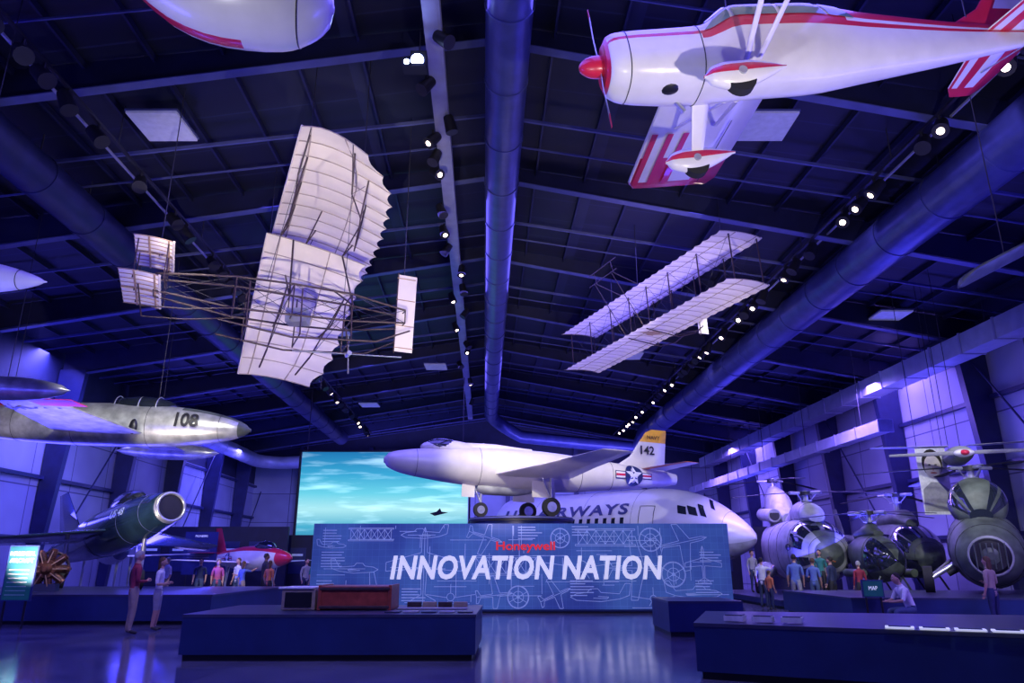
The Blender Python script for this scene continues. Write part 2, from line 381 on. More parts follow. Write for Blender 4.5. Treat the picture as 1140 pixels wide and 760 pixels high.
# ------------------------------------------------------------------ light tracks
def fixture(mb,p,aim,lens='lamp_warm',s=1):
    p=V(p);d=(V(aim)-p).normalized()
    mb.tube(p,p-V((0,0,.2*s)),.025*s,'black_fixture',n=6)
    a=p-V((0,0,.2*s))
    mb.tube(a-d*.16*s,a+d*.14*s,.085*s,'black_fixture',.11*s,n=12)
    mb.disc(a+d*.143*s,.05*s,d,lens,12)
t=MB()
for dx in(-.16,.16):
    beam(t,(-1.25+dx,-6,13.0),(-1.25+dx,58,13.0),.06,.08,'truss_grey'); beam(t,(-1.25+dx,-6,12.75),(-1.25+dx,58,12.75),.06,.08,'truss_grey')
beam(t,(-1.25,-6,12.72),(-1.25,58,12.72),.26,.05,'truss_grey')
for i in range(64):
    for dx in(-.16,.16): t.tube(B(-1.25+dx,-6+i,12.75),B(-1.25+dx,-5.5+i,13.0),.018,'truss_grey',n=4);t.tube(B(-1.25+dx,-5.5+i,13.0),B(-1.25+dx,-5+i,12.75),.018,'truss_grey',n=4)
for i in range(13): t.tube(B(-1.25,-5+5*i,13),B(-1.25,-5+5*i,13.85),.02,'cable',n=4)
for i,y in enumerate([13,14.6,16.2,16.9,17.8,18.6,21,22.5,24,26,28,29,31,33,36,37,40,44,50]):
    fixture(t,B(-1.25+random.choice((-.25,.25)),y,12.7),B(random.uniform(-8,8),y+random.uniform(-9,2),4),'lamp_warm' if i%2==1 and y>15 else 'black_fixture',1.5)
t.build('lighting_track')
for sg,x in((1,10.4),(-1,-9.2)):
    t=MB()
    z=11.5
    beam(t,(x,4,z),(x,58,z),.08,.06,'black_fixture'); beam(t,(x+.5*sg,4,z+.15),(x+.5*sg,58,z+.15),.05,.05,'truss_grey')
    for i in range(10): t.tube(B(x,5+5.5*i,z),B(x,5+5.5*i,roofz(x,0)),.02,'cable',n=4)
    y=6
    while y<56:
        on=(random.random()<.5)
        fixture(t,B(x,y,z),B(x-sg*random.uniform(3,9),y-random.uniform(-2,9),3.),'lamp_warm' if (on and sg>0) or (on and y>30) else 'black_fixture',1.7)
        y+=random.choice((.7,.9,1.3,2.2))
    t.build('lighting_track')
# ceiling panels & the glaring lamp
for (x,y,z) in[(-8.9,15.9,12.2),(6.6,16.2,12.4),(15.1,27.2,11.0),(-9.9,49,12),(-4.5,41,12.6),(-8.5,33,12.2),(6.5,38,12.4)]:
    t=MB();t.box((x,y,z),(1.25,1.25,.07),'panel_glow');t.box((x,y,z+.05),(1.3,1.3,.05),'steel_flange')
    for a in(-.5,.5): cable(t,(x+a,y,z+.08))
    t.build('ceiling_panel_light')
t=MB();p=B(-1.55,13.4,12.1)
t.box(p,(.35,.3,.4),'black_fixture');t.disc(p+V((-.02,-.17,-.06)),.14,(0,-1,-.3),'lamp_cool',16);t.disc(p+V((-.25,-.17,-.1)),.06,(0,-1,-.3),'lamp_cool',12);t.box(p+V((-.25,0,-.1)),(.2,.3,.2),'black_fixture');cable(t,p);t.build('stage_lamp')
# ------------------------------------------------------------------ sign wall
s=MB();YS=24.8
x0,x1=-6.62,7.2;zt=2.82
s.box(((x0+x1)/2,YS+.35,zt/2+.03),(x1-x0,.7,zt-.06),'plinth_blue')
s.add([(x0,YS-.01,.12),(x1,YS-.01,.12),(x1,YS-.01,zt),(x0,YS-.01,zt)],[(0,1,2,3)],'blueprint')
s.box(((x0+x1)/2,YS+.35,.05),(x1-x0-.1,.66,.1),'black_fixture')
def S(off): return lambda u,v:V((u,YS-.01-off,v))
def tf(cx,cy,sc,rot,pts): 
    c_,s_=math.cos(rot),math.sin(rot); return [(cx+sc*(c_*a-s_*b),cy+sc*(s_*a+c_*b)) for a,b in pts]
def plan(cx,cy,sc,rot):
    h=[(1,0),(.8,.07),(.35,.08),(.1,1),(-.12,1),(-.05,.08),(-.7,.05),(-.85,.33),(-.97,.33),(-.93,0)]
    pts=h+[(a,-b) for a,b in h[::-1]]; return [tf(cx,cy,sc,rot,pts),tf(cx,cy,sc,rot,[(1,0),(-.93,0)])]
def side(cx,cy,sc,fl=1):
    pts=[(1,0),(.8,.1),(.45,.14),(.35,.25),(.1,.26),(0,.14),(-.6,.1),(-.8,.42),(-.98,.42),(-.92,.05),(-.6,-.06),(0,-.14),(.8,-.1),(1,0)]
    return [tf(cx,cy,sc,0,[(a*fl,b) for a,b in pts]),tf(cx,cy,sc,0,[(fl*.25,-.03),(-fl*.2,-.05),(-fl*.25,0),(fl*.1,.02)])]
def front(cx,cy,sc):
    return [tf(cx,cy,sc,0,[(math.cos(a)*.15,math.sin(a)*.15) for a in [2*pi*i/14 for i in range(15)]]),tf(cx,cy,sc,0,[(.15,-.02),(1,.1)]),tf(cx,cy,sc,0,[(-.15,-.02),(-1,.1)]),tf(cx,cy,sc,0,[(0,.15),(0,.5)]),tf(cx,cy,sc,0,[(.1,-.15),(.2,-.32)]),tf(cx,cy,sc,0,[(-.1,-.15),(-.2,-.32)]),tf(cx,cy,sc,0,[(-1,-.4),(1,-.4)])]
def biplane(cx,cy,sc):
    L=[tf(cx,cy,sc,0,[(-1,.25),(1,.25),(1,.3),(-1,.3),(-1,.25)]),tf(cx,cy,sc,0,[(-1,-.25),(1,-.25),(1,-.2),(-1,-.2),(-1,-.25)])]
    for a in(-.9,-.6,-.3,0,.3,.6,.9): L.append(tf(cx,cy,sc,0,[(a,-.2),(a,.25)]))
    for a in(-.9,-.6,-.3,0,.3,.6): L.append(tf(cx,cy,sc,0,[(a,-.2),(a+.3,.25)]));L.append(tf(cx,cy,sc,0,[(a,.25),(a+.3,-.2)]))
    return L
def prop(cx,cy,sc):
    return [tf(cx,cy,sc,0,[(math.cos(a)*q,math.sin(a)*q) for a in [2*pi*i/24 for i in range(25)]]) for q in(1,.94,.5,.12)]+[tf(cx,cy,sc,.5+k*pi/3,[(-1,0),(1,0)]) for k in range(3)]
art=[];R_=random
art+=plan(-2.9,1.45,1.25,pi/2);art+=plan(-4.6,.62,.65,0);art+=side(-5.2,1.35,.8);art+=front(-2.0,.5,.8)
art+=biplane(-4.7,2.45,.75);art+=prop(-6.1,.55,.3);art+=plan(1.4,.55,.55,.4);art+=side(2.9,.5,1.0,-1);art+=prop(.2,.5,.35)
art+=biplane(3.1,2.35,1.0);art+=plan(5.6,2.2,.9,.2);art+=side(5.9,.6,.95);art+=front(4.6,.45,.7);art+=prop(1.6,2.35,.32);art+=plan(-.9,2.4,.6,-.3)
art+=side(-2.9,2.45,.8,-1);art+=plan(6.3,1.5,.6,pi/2);art+=plan(-.6,.55,.6,.1);art+=prop(4.6,2.3,.38);art+=side(-6,2.1,.5);art+=biplane(-.2,1.45,1.1);art+=front(2.3,1.45,1.2);art+=prop(5.3,1.2,.4);art+=plan(4.0,1.4,1.0,0)
for i in range(60):
    a=R_.uniform(x0+.2,x1-.9);b_=R_.uniform(.25,2.7)
    if i%2: art.append([(a,b_),(a+R_.uniform(.3,1.6),b_)])
    else: art.append([(a,b_),(a,min(2.75,b_+R_.uniform(.2,1)))])
for pl in art:
    pl=[(min(max(a,x0+.03),x1-.03),min(max(b_,.15),zt-.03)) for a,b_ in pl]
    s.line(pl,.018,S(.004),'sign_line')
for bx,bz,nn in((-6.3,2.6,5),(-6.4,1.0,6),(1.9,1.0,6),(.2,2.7,5),(6.0,1.0,5),(2.0,2.72,4),(-3.6,.75,5),(-6.3,1.9,6),(6.2,1.9,4)):
    for i in range(nn): s.line([(bx,bz-.09*i),(bx+R_.uniform(.45,.8),bz-.09*i)],.03,S(.004),'sign_line')
s.text('INNOVATION NATION',lambda u,v:V((.48+u,YS-.06,1.42+v)),'sign_white',h=.76,w=8.95,shear=.16,bold=.032,space=1.04)
s.text('Honeywell',lambda u,v:V((.45+u,YS-.05,2.06+v)),'sign_red',h=.36,w=1.95,bold=.02)
s.build('sign_wall')
# ------------------------------------------------------------------ jet on pedestal (white)
p=MB();p.tube((.35,28,.0),(.35,28,3.0),1.75,'plinth_blue',n=48);p.tube((.35,28,3.0),(.35,28,3.16),1.95,'black_fixture',n=56)
p.torus((.35,28,3.1),1.95,.04,(0,0,1),'steel_flange',56)
p.build('display_pedestal')
j=MB();j.M=frame((.75,28.3,4.98),(-.944,-.324,.03))
pt=j.body([(5.75,.02,.1,.1),(5.6,.02,.26,.26),(5.1,.0,.42,.42),(4.2,0,.54,.56),(3,0,.64,.68),(1.5,0,.7,.77),(0,0,.72,.79),(-1.5,0,.68,.73),(-3,.02,.55,.6),(-4.5,.05,.4,.45),(-6,.08,.26,.3),(-6.4,.09,.2,.22)],'offwhite_body',32,lines=(4.6,2.2,-1.9,-3.3))
j.body([(5.72,.02,.12,.12),(5.55,.02,.18,.18)],'black_paint',16)
j.body([(-6.38,.09,.17,.18),(-6.46,.09,.15,.15)],'black_paint',16)
j.sph((3.3,0,.6),(1.15,.36,.33),'offwhite_body',20,12); j.sph((3.55,0,.64),(.75,.345,.33),'glass_dark',20,12)
j.body([(2.9,.68,.2,.2),(1.5,.74,.16,.18),(0,.74,.08,.1)],'offwhite_body',16)
for sg in(1,-1):
    j.wing([((1.7,sg*.55,-.3),(-1.35,sg*.55,-.3),.2,(0,0,1)),((.6,sg*3,-.12),(-1.35,sg*3,-.12),.12,(0,0,1)),((-.35,sg*5.6,.1),(-1.5,sg*5.6,.1),.05,(0,0,1))],'offwhite_body')
    j.wing([((-4.7,sg*.2,.4),(-5.9,sg*.2,.4),.07,(0,0,1)),((-5.5,sg*2.2,.5),(-6.2,sg*2.2,.5),.03,(0,0,1))],lambda i,q:'orange_paint' if q in(0,1,11,10) else 'offwhite_body')
fin=[((-3.4,0,.3),(-5.9,0,.25),.09,(0,1,0)),((-4.3,0,.9),(-5.95,0,.9),.07,(0,1,0)),((-4.75,0,1.55),(-6.0,0,1.55),.06,(0,1,0)),((-5.05,0,1.95),(-6.05,0,1.95),.04,(0,1,0)),((-5.35,0,2.1),(-6.05,0,2.1),.02,(0,1,0))]
j.wing(fin,lambda i,q:'yellow_paint' if i>=2 else 'offwhite_body')
j.text('142',lambda u,v:V((-5.1-u,.09,1.2+v)),'black_paint',h=.36,bold=.02)
j.text('NAVY',lambda u,v:V((-5.4-u,.08,1.75+v)),'black_paint',h=.16)
j.roundel(lambda u,v,o:pt(-4.25-u,v/.45+.05,.02+o),.42)
j.body([(2.2,-.75,.2,.16),(1.9,-.8,.3,.22),(.6,-.8,.28,.2),(-.4,-.7,.15,.1)],'heli_grey',16)
def gear(mb,x,y,z0,z1,rw,wid=.16,m='silver'):
    mb.tube((x,y,z0),(x,y,z1+rw),.06,m,n=8); mb.tube((x+.35,y,z0),(x,y,z1+rw+.25),.035,m,n=6)
    mb.tube((x,y-wid/2-.04,z1+rw),(x,y+wid/2+.04,z1+rw),.05,m,n=8)
    mb.tube((x,y-wid/2,z1+rw),(x,y+wid/2,z1+rw),rw,'rubber',n=24);
    for q in(-1,1): mb.tube((x,y+q*(wid/2),z1+rw),(x,y+q*(wid/2+.015),z1+rw),rw*.55,m,n=16)
gz=3.17-4.98
gear(j,-.35,1.25,-.4,gz+.03,.34,.2);gear(j,-.35,-1.25,-.4,gz+.03,.34,.2);gear(j,2.0,0,-.6,gz-.04,.27,.16)
for sg in(1,-1): j.box((-.1,sg*1.1,-.8),(.9,.04,.6),'offwhite_body')
j.box((2.55,.15,-.9),(.5,.03,.5),'offwhite_body')
j.build('naval_jet')
# ------------------------------------------------------------------ airliner
a=MB();a.M=frame((10.83,33,3.1),(.7,-.714,0))
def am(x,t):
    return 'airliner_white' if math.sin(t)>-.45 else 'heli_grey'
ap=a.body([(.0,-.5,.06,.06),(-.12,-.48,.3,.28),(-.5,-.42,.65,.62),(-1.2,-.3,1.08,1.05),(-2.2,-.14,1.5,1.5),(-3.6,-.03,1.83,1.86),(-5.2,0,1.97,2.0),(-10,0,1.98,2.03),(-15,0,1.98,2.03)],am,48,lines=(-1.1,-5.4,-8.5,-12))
st=lambda x,ang,o=.015:ap(x,pi-ang,o)
def awin(x0_,x1_,a0,a1,m,sk=0):
    N=5;vs=[];fs=[]
    for i in range(N+1):
        for k in range(N+1):
            x=x0_+(x1_-x0_)*i/N+sk*(k/N); vs.append(st(x,a0+(a1-a0)*k/N))
    for i in range(N):
        for k in range(N): fs.append((i*(N+1)+k,(i+1)*(N+1)+k,(i+1)*(N+1)+k+1,i*(N+1)+k+1))
    a.add(vs,fs,m,True)
for sgn in(0,1):
    if sgn: st=lambda x,ang,o=.015:ap(x,ang,o)
    awin(-2.95,-2.55,.42,.66,'glass_dark',-.12);awin(-2.45,-2.05,.45,.72,'glass_dark',-.2);awin(-1.95,-1.7,.5,.9,'glass_dark',-.3);awin(-1.68,-1.5,.95,1.45,'glass_dark',-.4)
    for i in range(26):
        x=-5.9-.52*i
        if x<-14.8: break
        awin(x-.11,x+.11,.12,.28,'glass_dark')
    for zz in((-4.15,-4.12),(-4.95,-4.92)): awin(zz[0],zz[1],-.45,.55,'glass_dark')
    awin(-4.95,-4.12,.55,.565,'glass_dark');awin(-4.95,-4.12,-.46,-.445,'glass_dark')
st=lambda x,ang,o=.015:ap(x,pi-ang,o)
a.text('U·S AIRWAYS',lambda u,v:st(-9.9+u,.50+v/2,.03),'navy_paint',h=.62,w=8.6,bold=.03,space=1.15)
for x in(-4,-13):
    a.box((x,0,-2.2),(.5,2.6,.5),'steel_navy')
    for q in(-1.1,1.1): a.box((x,q,-2.75),(.35,.25,.7),'steel_navy')
a.build('airliner')
# ------------------------------------------------------------------ projection screen
s=MB();s.box((-7.72,44,5.25),(10.15,.1,5.5),'screen')
s.build('projection_screen')
s=MB()
for x in(-12.9,-2.55): s.box((x,44,5.25),(.1,.16,5.7),'black_fixture')
for z in(2.42,8.08): s.box((-7.72,44,z),(10.4,.16,.1),'black_fixture')
for x in(-12.5,-3.0): s.box((x,44.1,1.2),(.25,.2,2.4),'black_fixture'); cable(s,(x,44,8.1),r=.03)
s.flat([(-4.9,4.35),(-4.5,4.45),(-4.3,4.65),(-4.2,4.45),(-3.8,4.4),(-4.2,4.3),(-4.6,4.2)],lambda u,v:V((u,43.93,v)),'black_paint')
s.build('screen_frame')
# ------------------------------------------------------------------ suspended high wing aeroplane
HM=frame((3.9,9.406,9.11),(-.99,-.069,-.125),(-.128,.047,.991))
h=MB();h.M=HM
def hm(x,t):
    sa=math.sin(t)
    if x>2.52: return 'red_paint'
    if x>1.1: return 'red_paint' if (sa>.62 or .2<sa<.3) else 'white_paint'
    if x>-1.3: return 'red_paint' if .05<sa<.28 or sa>.93 else 'white_paint'
    if .18<sa<.3: return 'white_paint'
    return 'red_paint' if sa>.02 else 'white_paint'
hp=h.body([(2.56,-.02,.3,.3),(2.5,-.02,.4,.4),(2.3,-.05,.48,.46),(1.7,-.09,.52,.5),(1.2,-.1,.53,.52),(1.0,-.08,.52,.55),(.45,.1,.5,.74),(-.6,.1,.46,.74),(-1.6,.06,.37,.58),(-3,.05,.22,.38),(-4.2,.08,.1,.22),(-4.75,.1,.05,.16)],hm,48,pw=.75,lines=(2.25,1.16))
h.sph((2.62,0,0),(.3,.17,.17),'red_paint',20,12)
for q in(-.25,.25): h.sph((2.48,q,.02),(.06,.11,.08),'black_paint',12,8)
h.sph((1.62,.1,-.5),(.2,.17,.12),'black_paint',14,8)
h.tube((1.5,-.2,-.5),(1.35,-.22,-.75),.035,'silver')
for sg in(1,-1):
    h.wing([((2.6,.05,sg*.1),(2.6,-.05,sg*.1),.03,(1,0,0)),((2.63,.085,sg*.5),(2.57,-.085,sg*.5),.025,(1,0,0)),((2.61,.075,sg*.9),(2.59,-.075,sg*.9),.015,(1,0,0)),((2.6,.03,sg*1.1),(2.6,-.03,sg*1.1),.01,(1,0,0))],lambda i,q:'red_paint' if i==2 else 'silver')
def patch(pf,x0_,x1_,a0,a1,m,N=6,o=.012,x0b=None,x1b=None):
    vs=[];fs=[];x0b=x0_ if x0b is None else x0b;x1b=x1_ if x1b is None else x1b
    for i in range(N+1):
        for k in range(N+1):
            t_=k/N; xa=x0_+(x0b-x0_)*t_; xb=x1_+(x1b-x1_)*t_
            vs.append(pf(xa+(xb-xa)*i/N,a0+(a1-a0)*t_,o))
    for i in range(N):
        for k in range(N): fs.append((i*(N+1)+k,(i+1)*(N+1)+k,(i+1)*(N+1)+k+1,i*(N+1)+k+1))
    return vs,fs
for side_ in(0,1):
    F=(lambda x,t,o:hp(x,pi-t,o)) if side_ else (lambda x,t,o:hp(x,t,o))
    for x0_,x1_,x0b,x1b in((1.08,.62,.8,.6),(.55,-.15,.55,-.15),(-.22,-.95,-.22,-.8),(-1.0,-1.4,-.9,-1.2)):
        v_,f_=patch(F,x0_,x1_,.29,.8,'g',x0b=x0b,x1b=x1b);h.add(v_,f_,'glass_green',True)
v_,f_=patch(lambda x,t,o:hp(x,t,o),1.12,.6,.83,pi-.83,'g');h.add(v_,f_,'glass_green',True)
def wm(i,q):
    if i==4: return 'red_paint'
    if i>=2: return 'red_paint' if q in(2,4,7,9,11) or q==6 else 'white_paint'
    return 'white_paint'
for sg in(1,-1):
    W=[(.42,.02),(2.6,.06),(3.9,.09),(4.4,.1),(4.85,.11)]
    secs=[((.92,sg*y,.82+dz),(-1.08,sg*y,.78+dz),.12,(0,0,1)) for y,dz in W]+[((.75,sg*5.15,.95),(-.95,sg*5.15,.92),.05,(0,0,1))]
    h.wing(secs,wm)
    for k,(c0,c1) in enumerate(((.04,.1),(.2,.26),(.36,.42))):
        vs=[]
        for yy in(3.0,4.9):
            for c_ in(c0,c1): vs.append(V((.92-2.0*c_,sg*yy,.80+.1*yy/5-.12*(.7*math.sqrt(c_)*(1-c_)+.02)-.014)))
        h.add(vs,[(0,1,3,2)],'red_paint')
    h.add([V((-.62,sg*2.6,.745)),V((-.62,sg*4.8,.79)),V((-.64,sg*4.8,.79)),V((-.64,sg*2.6,.745))],[(0,1,2,3)],'black_paint')
    for xa,xb in((.55,.45),(.35,-.35)):
        h.tube((xa,sg*.48,-.42),(xb,sg*2.75,.76),.045,'white_paint',n=10,flat=.5)
    h.tube((.42,sg*1.9,.32),(.42,sg*1.9,.8),.02,'white_paint')
    h.wing([((1.15,sg*.3,-.45),(.85,sg*.3,-.45),.05,(0,.4,1)),((1.08,sg*.97,-1.08),(.9,sg*.97,-1.08),.04,(0,.4,1))],'white_paint')
    h.M=HM@Matrix.Translation((1.0,sg*1.0,-1.12))
    h.body([(.52,0,.02,.02),(.42,.0,.1,.13),(.15,0,.14,.21),(-.15,.02,.13,.19),(-.5,.07,.06,.08),(-.68,.1,.01,.02)],lambda x,t:'red_paint' if abs(math.sin(t)-.05)<.35 else 'white_paint',20)
    h.tube((.03,-.07,-.1),(.03,.07,-.1),.2,'rubber',n=22)
    h.tube((.03,-.155,-.03),(.03,.155,-.03),.06,'silver',n=12)
    h.M=HM
    ss=[((-3.75,sg*.1,.16),(-4.75,sg*.1,.16),.04,(0,0,1)),((-3.85,sg*.5,.16),(-4.78,sg*.5,.16),.04,(0,0,1)),((-3.95,sg*.9,.16),(-4.78,sg*.9,.16),.035,(0,0,1)),((-4.05,sg*1.3,.16),(-4.75,sg*1.3,.16),.03,(0,0,1)),((-4.25,sg*1.55,.16),(-4.65,sg*1.55,.16),.015,(0,0,1))]
    h.wing(ss,lambda i,q:'red_paint' if q in(1,3,5,7,9,11) or i==3 else 'white_paint')
    h.tube((-4.4,0,-.1),(-4.4,sg*.9,.14),.012,'silver');h.tube((-4.4,0,.9),(-4.4,sg*.9,.16),.008,'silver')
h.wing([((-3.2,0,.35),(-4.75,0,.2),.05,(0,1,0)),((-3.85,0,.7),(-4.95,0,.6),.05,(0,1,0)),((-4.2,0,1.1),(-5.05,0,1.1),.04,(0,1,0)),((-4.55,0,1.35),(-4.98,0,1.35),.02,(0,1,0))],lambda i,q:'red_paint' if i%2==0 or q in(0,1,2) else 'white_paint')
h.tube((-4.7,0,-.08),(-4.85,0,-.3),.03,'silver');h.tube((-4.85,-.04,-.33),(-4.85,.04,-.33),.1,'rubber',n=14)
for q in((.2,.4,.85),(.2,-.4,.85),(-3.6,0,.4)): cable(h,h.M@V(q))
h.build('high_wing_aeroplane')
# ------------------------------------------------------------------ fabric wing helper
def fabric(mb,LEa,TEa,LEb,TEb,n,camber,m,rib='wood_light',scallop=.05,rr=.013,spars=(.08,.62),rL=0,rT=0,bulge=0,spar_r=.022):
    LEa,TEa,LEb,TEb=map(V,(LEa,TEa,LEb,TEb)); per=4;nc=8
    nrm=(LEb-LEa).cross(TEa-LEa).normalized()
    if nrm.z<0: nrm=-nrm
    g=[]
    for i in range(n*per+1):
        t_=i/(n*per);ph=(i%per)/per; sc=math.sin(pi*ph)*scallop; LE=LEa.lerp(LEb,t_);TE=TEa.lerp(TEb,t_);row=[]
        e_=max(0,(t_-.7)/.3)
        LE,TE=LE.lerp(TE,rL*e_**2.4),TE.lerp(LE,rT*e_**2.4)
        TE=TE+(TE-LE)*math.sin(pi*min(1,t_*1.05))*bulge if t_<.95 else TE
        for k in range(nc+1):
            q=k/nc; c_=q*(1-sc/((TE-LE).length))
            sag=math.sin(pi*ph)*.03
            row.append(LE.lerp(TE,c_)+nrm*(camber*4*q*(1-q)*(1.3-.6*q)-sag))
        g.append(row)
    vs=[p for r_ in g for p in r_];fs=[]
    for i in range(n*per):
        for k in range(nc): fs.append((i*(nc+1)+k,(i+1)*(nc+1)+k,(i+1)*(nc+1)+k+1,i*(nc+1)+k+1))
    mb.add(vs,fs,m,True)
    for i in range(0,n*per+1,per):
        pts=[p-nrm*.015 for p in g[i]]
        for a_,b_ in zip(pts[:-1],pts[1:]): mb.tube(a_,b_,rr,rib,n=5)
    for q in spars:
        k=int(round(q*nc)); mb.poly([g[i][k]-nrm*.03 for i in range(0,n*per+1,per)],spar_r,rib,6)
    mb.poly([g[i][0] for i in range(0,n*per+1,2)],.028,m,8)
    return g
# ------------------------------------------------------------------ right biplane glider
g=MB();g.M=frame((4.71,23.608,9.847),(.914,.405,.034),(-.043,.014,.999))
hs=4.9
for z in(.75,-.75): fabric(g,(.8,-hs,z),(-.75,-hs,z),(.8,hs,z),(-.75,hs,z),26,.07,'fabric_pale','fabric_seam',.03,rr=.008,spar_r=.014)
ysr=[-4.8,-3.3,-1.8,-.55,.55,1.8,3.3,4.8]
for y in ysr:
    for x in(.7,-.35): g.tube((x,y,-.72),(x,y,.75),.022,'wood_dark',n=6)
for i in range(len(ysr)-1):
    for x in(.7,-.35):
        g.tube((x,ysr[i],-.72),(x,ysr[i+1],.78),.006,'cable',n=4);g.tube((x,ysr[i],.78),(x,ysr[i+1],-.72),.006,'cable',n=4)
for sg in(-.55,.55):
    g.poly([(-.5,sg,-.78),(.8,sg,-.95),(1.5,sg,-.75),(1.9,sg,-.45)],.02,'wood_dark',6); g.tube((.7,sg,-.8),(.75,sg,-.95),.016,'wood_dark')
    g.tube((.7,sg*.6,.75),(2.2,0,.35),.014,'wood_dark',n=5);g.tube((.7,sg*.6,-.75),(2.2,0,-.4),.014,'wood_dark',n=5)
    g.poly([(-.6,sg,.78),(-1.6,sg,1.1),(-1.7,sg,1.5)],.014,'wood_dark',5)
    g.tube((-.6,sg,-.7),(-1.7,sg,1.1),.014,'wood_dark',n=5)
g.tube((-1.7,-.9,1.1),(-1.7,.9,1.1),.014,'wood_dark',n=5);g.tube((-1.7,-.9,1.5),(-1.7,.9,1.5),.014,'wood_dark',n=5)
g.box((2.35,.0,-.02),(.42,.03,1.0),'fabric_pale');g.box((2.2,0,-.02),(.03,.05,1.1),'wood_dark')
g.box((.1,0,-.68),(1.0,.5,.06),'wood_light'); g.box((.3,.1,-.55),(.35,.3,.25),'orange_paint')
for x,y in((.7,-3.3),(.7,3.3),(-.3,0)): cable(g,g.M@V((x,y,.8)))
g.build('biplane_glider')
# ------------------------------------------------------------------ left flyer: steeply banked biplane with canard, rudder and pushers
g=MB()
fL,fT=V((-5.56,20.38,6.40)),V((-7.62,19.38,6.60))
cL,cT=V((-3.98,18.15,9.33)),V((-6.43,17.22,9.86))
nL,nT=V((-2.6,14.85,10.35)),V((-4.66,13.85,10.85))
c2L,c2T=V((-4.47,20.1,9.66)),V((-7.05,19.08,10.16))
g1=fabric(g,cT,cL,fT,fL,8,.2,'fabric','fabric_seam',.13,rr=.014,rT=.14,bulge=.03,spar_r=.018)
g2=fabric(g,c2T,c2L,nT,nL,11,.2,'fabric','fabric_seam',.13,rr=.014,rT=.34,bulge=.06,spar_r=.018)
tail=V((-8.31,15.17,7.72));ele=V((-2.85,17.69,7.69));fx=(ele-tail).normalized();sd=V((-fx.y,fx.x,0)).normalized();up=V((0,0,1))
def tp(x,s_,z): return tail+fx*x+sd*s_+up*z
Ln=(ele-tail).length
for k in(1,3,6):
    for i,i2 in((0,20),(0,12),(4,8),(10,4)):
        g.tube(g1[i][k],g2[i2][k],.02 if i==0 else .012,'wood_dark',n=6)
for k in(1,6):
    for i2 in(20,28,36,42):
        base=tp(2.2+1.1*k/3.,-.42,.26); w_=g2[i2][k]; mid=w_+(base-w_).normalized()*.95
        g.tube(w_,mid,.022,'wood_dark',n=6)
        if i2>20: g.tube(mid,w0,.018,'wood_dark',n=6);g.tube(mid,g2[i2-8][k],.007,'cable',n=4)
        w0=mid
    g.tube(w0,g2[44][k],.012,'wood_dark',n=5);g.tube(w0,base,.007,'cable',n=4)
lo=[]
for s_ in(-.42,.42):
    for z,z2 in((.28,.18),(-.5,-.5)):
        pts=[tp(.2,s_*.5,z2*.6),tp(1.9,s_*.8,z),tp(3.2,s_,z),tp(4.6,s_,z*.9),tp(Ln,s_*.6,z2*.5)]
        g.poly(pts,.026,'wood_dark',6);lo.append(pts)
for k in range(5):
    a0,a1,a2,a3=[l_[k] for l_ in lo]
    for p_,q_ in((a0,a1),(a2,a3),(a0,a2),(a1,a3)): g.tube(p_,q_,.018,'wood_dark',n=5)
    if k<4:
        b0,b1,b2,b3=[l_[k+1] for l_ in lo]
        for p_,q_ in((a0,b1),(a1,b0),(a2,b3),(a3,b2),(a0,b2)): g.tube(p_,q_,.007,'cable',n=4)
for i in(0,8,20,30):
    for k in(2,6):
        w_=g1[i][k]; base=tp(2.4+.4*k,.42,.26)
        if i<=8: g.tube(base,w_,.024,'wood_dark',n=6)
        else:
            g.tube(base,w_,.009,'cable',n=4); q_=g1[8][k]; kp=w_+(base-w_).normalized()*.9
            g.tube(w_,kp,.026,'wood_dark',n=5); g.tube(kp,q_+(base-q_).normalized()*.9,.02,'wood_dark',n=5)
for s_ in(-.6,.6):
    g.poly([tp(1.6,s_,-.9),tp(3.2,s_,-1.1),tp(5.2,s_,-.95),tp(6.1,s_*.7,-.5)],.024,'wood_dark',6)
    for x in(2.2,3.4,4.6): g.tube(tp(x,s_,-1.0),tp(x,s_*.7,.2),.02,'wood_dark',n=5)
for x in(2.2,3.4,4.6): g.tube(tp(x,-.6,-1.0),tp(x,.6,-1.0),.018,'wood_dark',n=5)
g.box(tp(3.4,0,-.4),(.5,.4,.35),'silver')
pc=tp(4.7,.1,-1.15)
for k in range(4):
    d_=fx*math.cos(k*pi/2+.06)+up*math.sin(k*pi/2+.06)
    g.tube(pc,pc+d_*(1.35 if k%2==0 else .5),.03,'silver',.045,n=8,flat=.35)
g.tube(pc-sd*.15,pc+sd*.15,.06,'silver',n=10);g.tube(pc,tp(4.6,.1,-.5),.02,'wood_dark')
e0=tp(Ln+.05,0,-.95)
g.hexa([e0-fx*.24-sd*.015,e0+fx*.24-sd*.015,e0+fx*.24+sd*.015,e0-fx*.24+sd*.015,e0-fx*.2-sd*.015+up*2.1,e0+fx*.3-sd*.015+up*2.1,e0+fx*.3+sd*.015+up*2.1,e0-fx*.2+sd*.015+up*2.1],'fabric_pale')
for z in(.1,.7,1.4,2.0): g.tube(e0-fx*.24-sd*.02+up*z,e0+fx*.26-sd*.02+up*z,.012,'wood_light',n=5)
g.tube(e0+up*-.05-fx*.24,e0+up*2.15-fx*.2,.02,'wood_dark',n=6)
for z,dx,wd_ in((.62,.05,.95),(-.28,-.12,1.15)):
    for s0,s1 in((-wd_,-.05),(.05,wd_)):
        fabric(g,tp(.45+dx,s0,z),tp(-.35+dx,s0,z+.05),tp(.45+dx,s1,z),tp(-.35+dx,s1,z+.05),4,.03,'fabric_pale','wood_light',.02,rr=.01)
for s_ in(-.85,0,.85):
    for x in(.4,-.2): g.tube(tp(x,s_,-.3),tp(x,s_,.62),.015,'wood_dark',n=5)
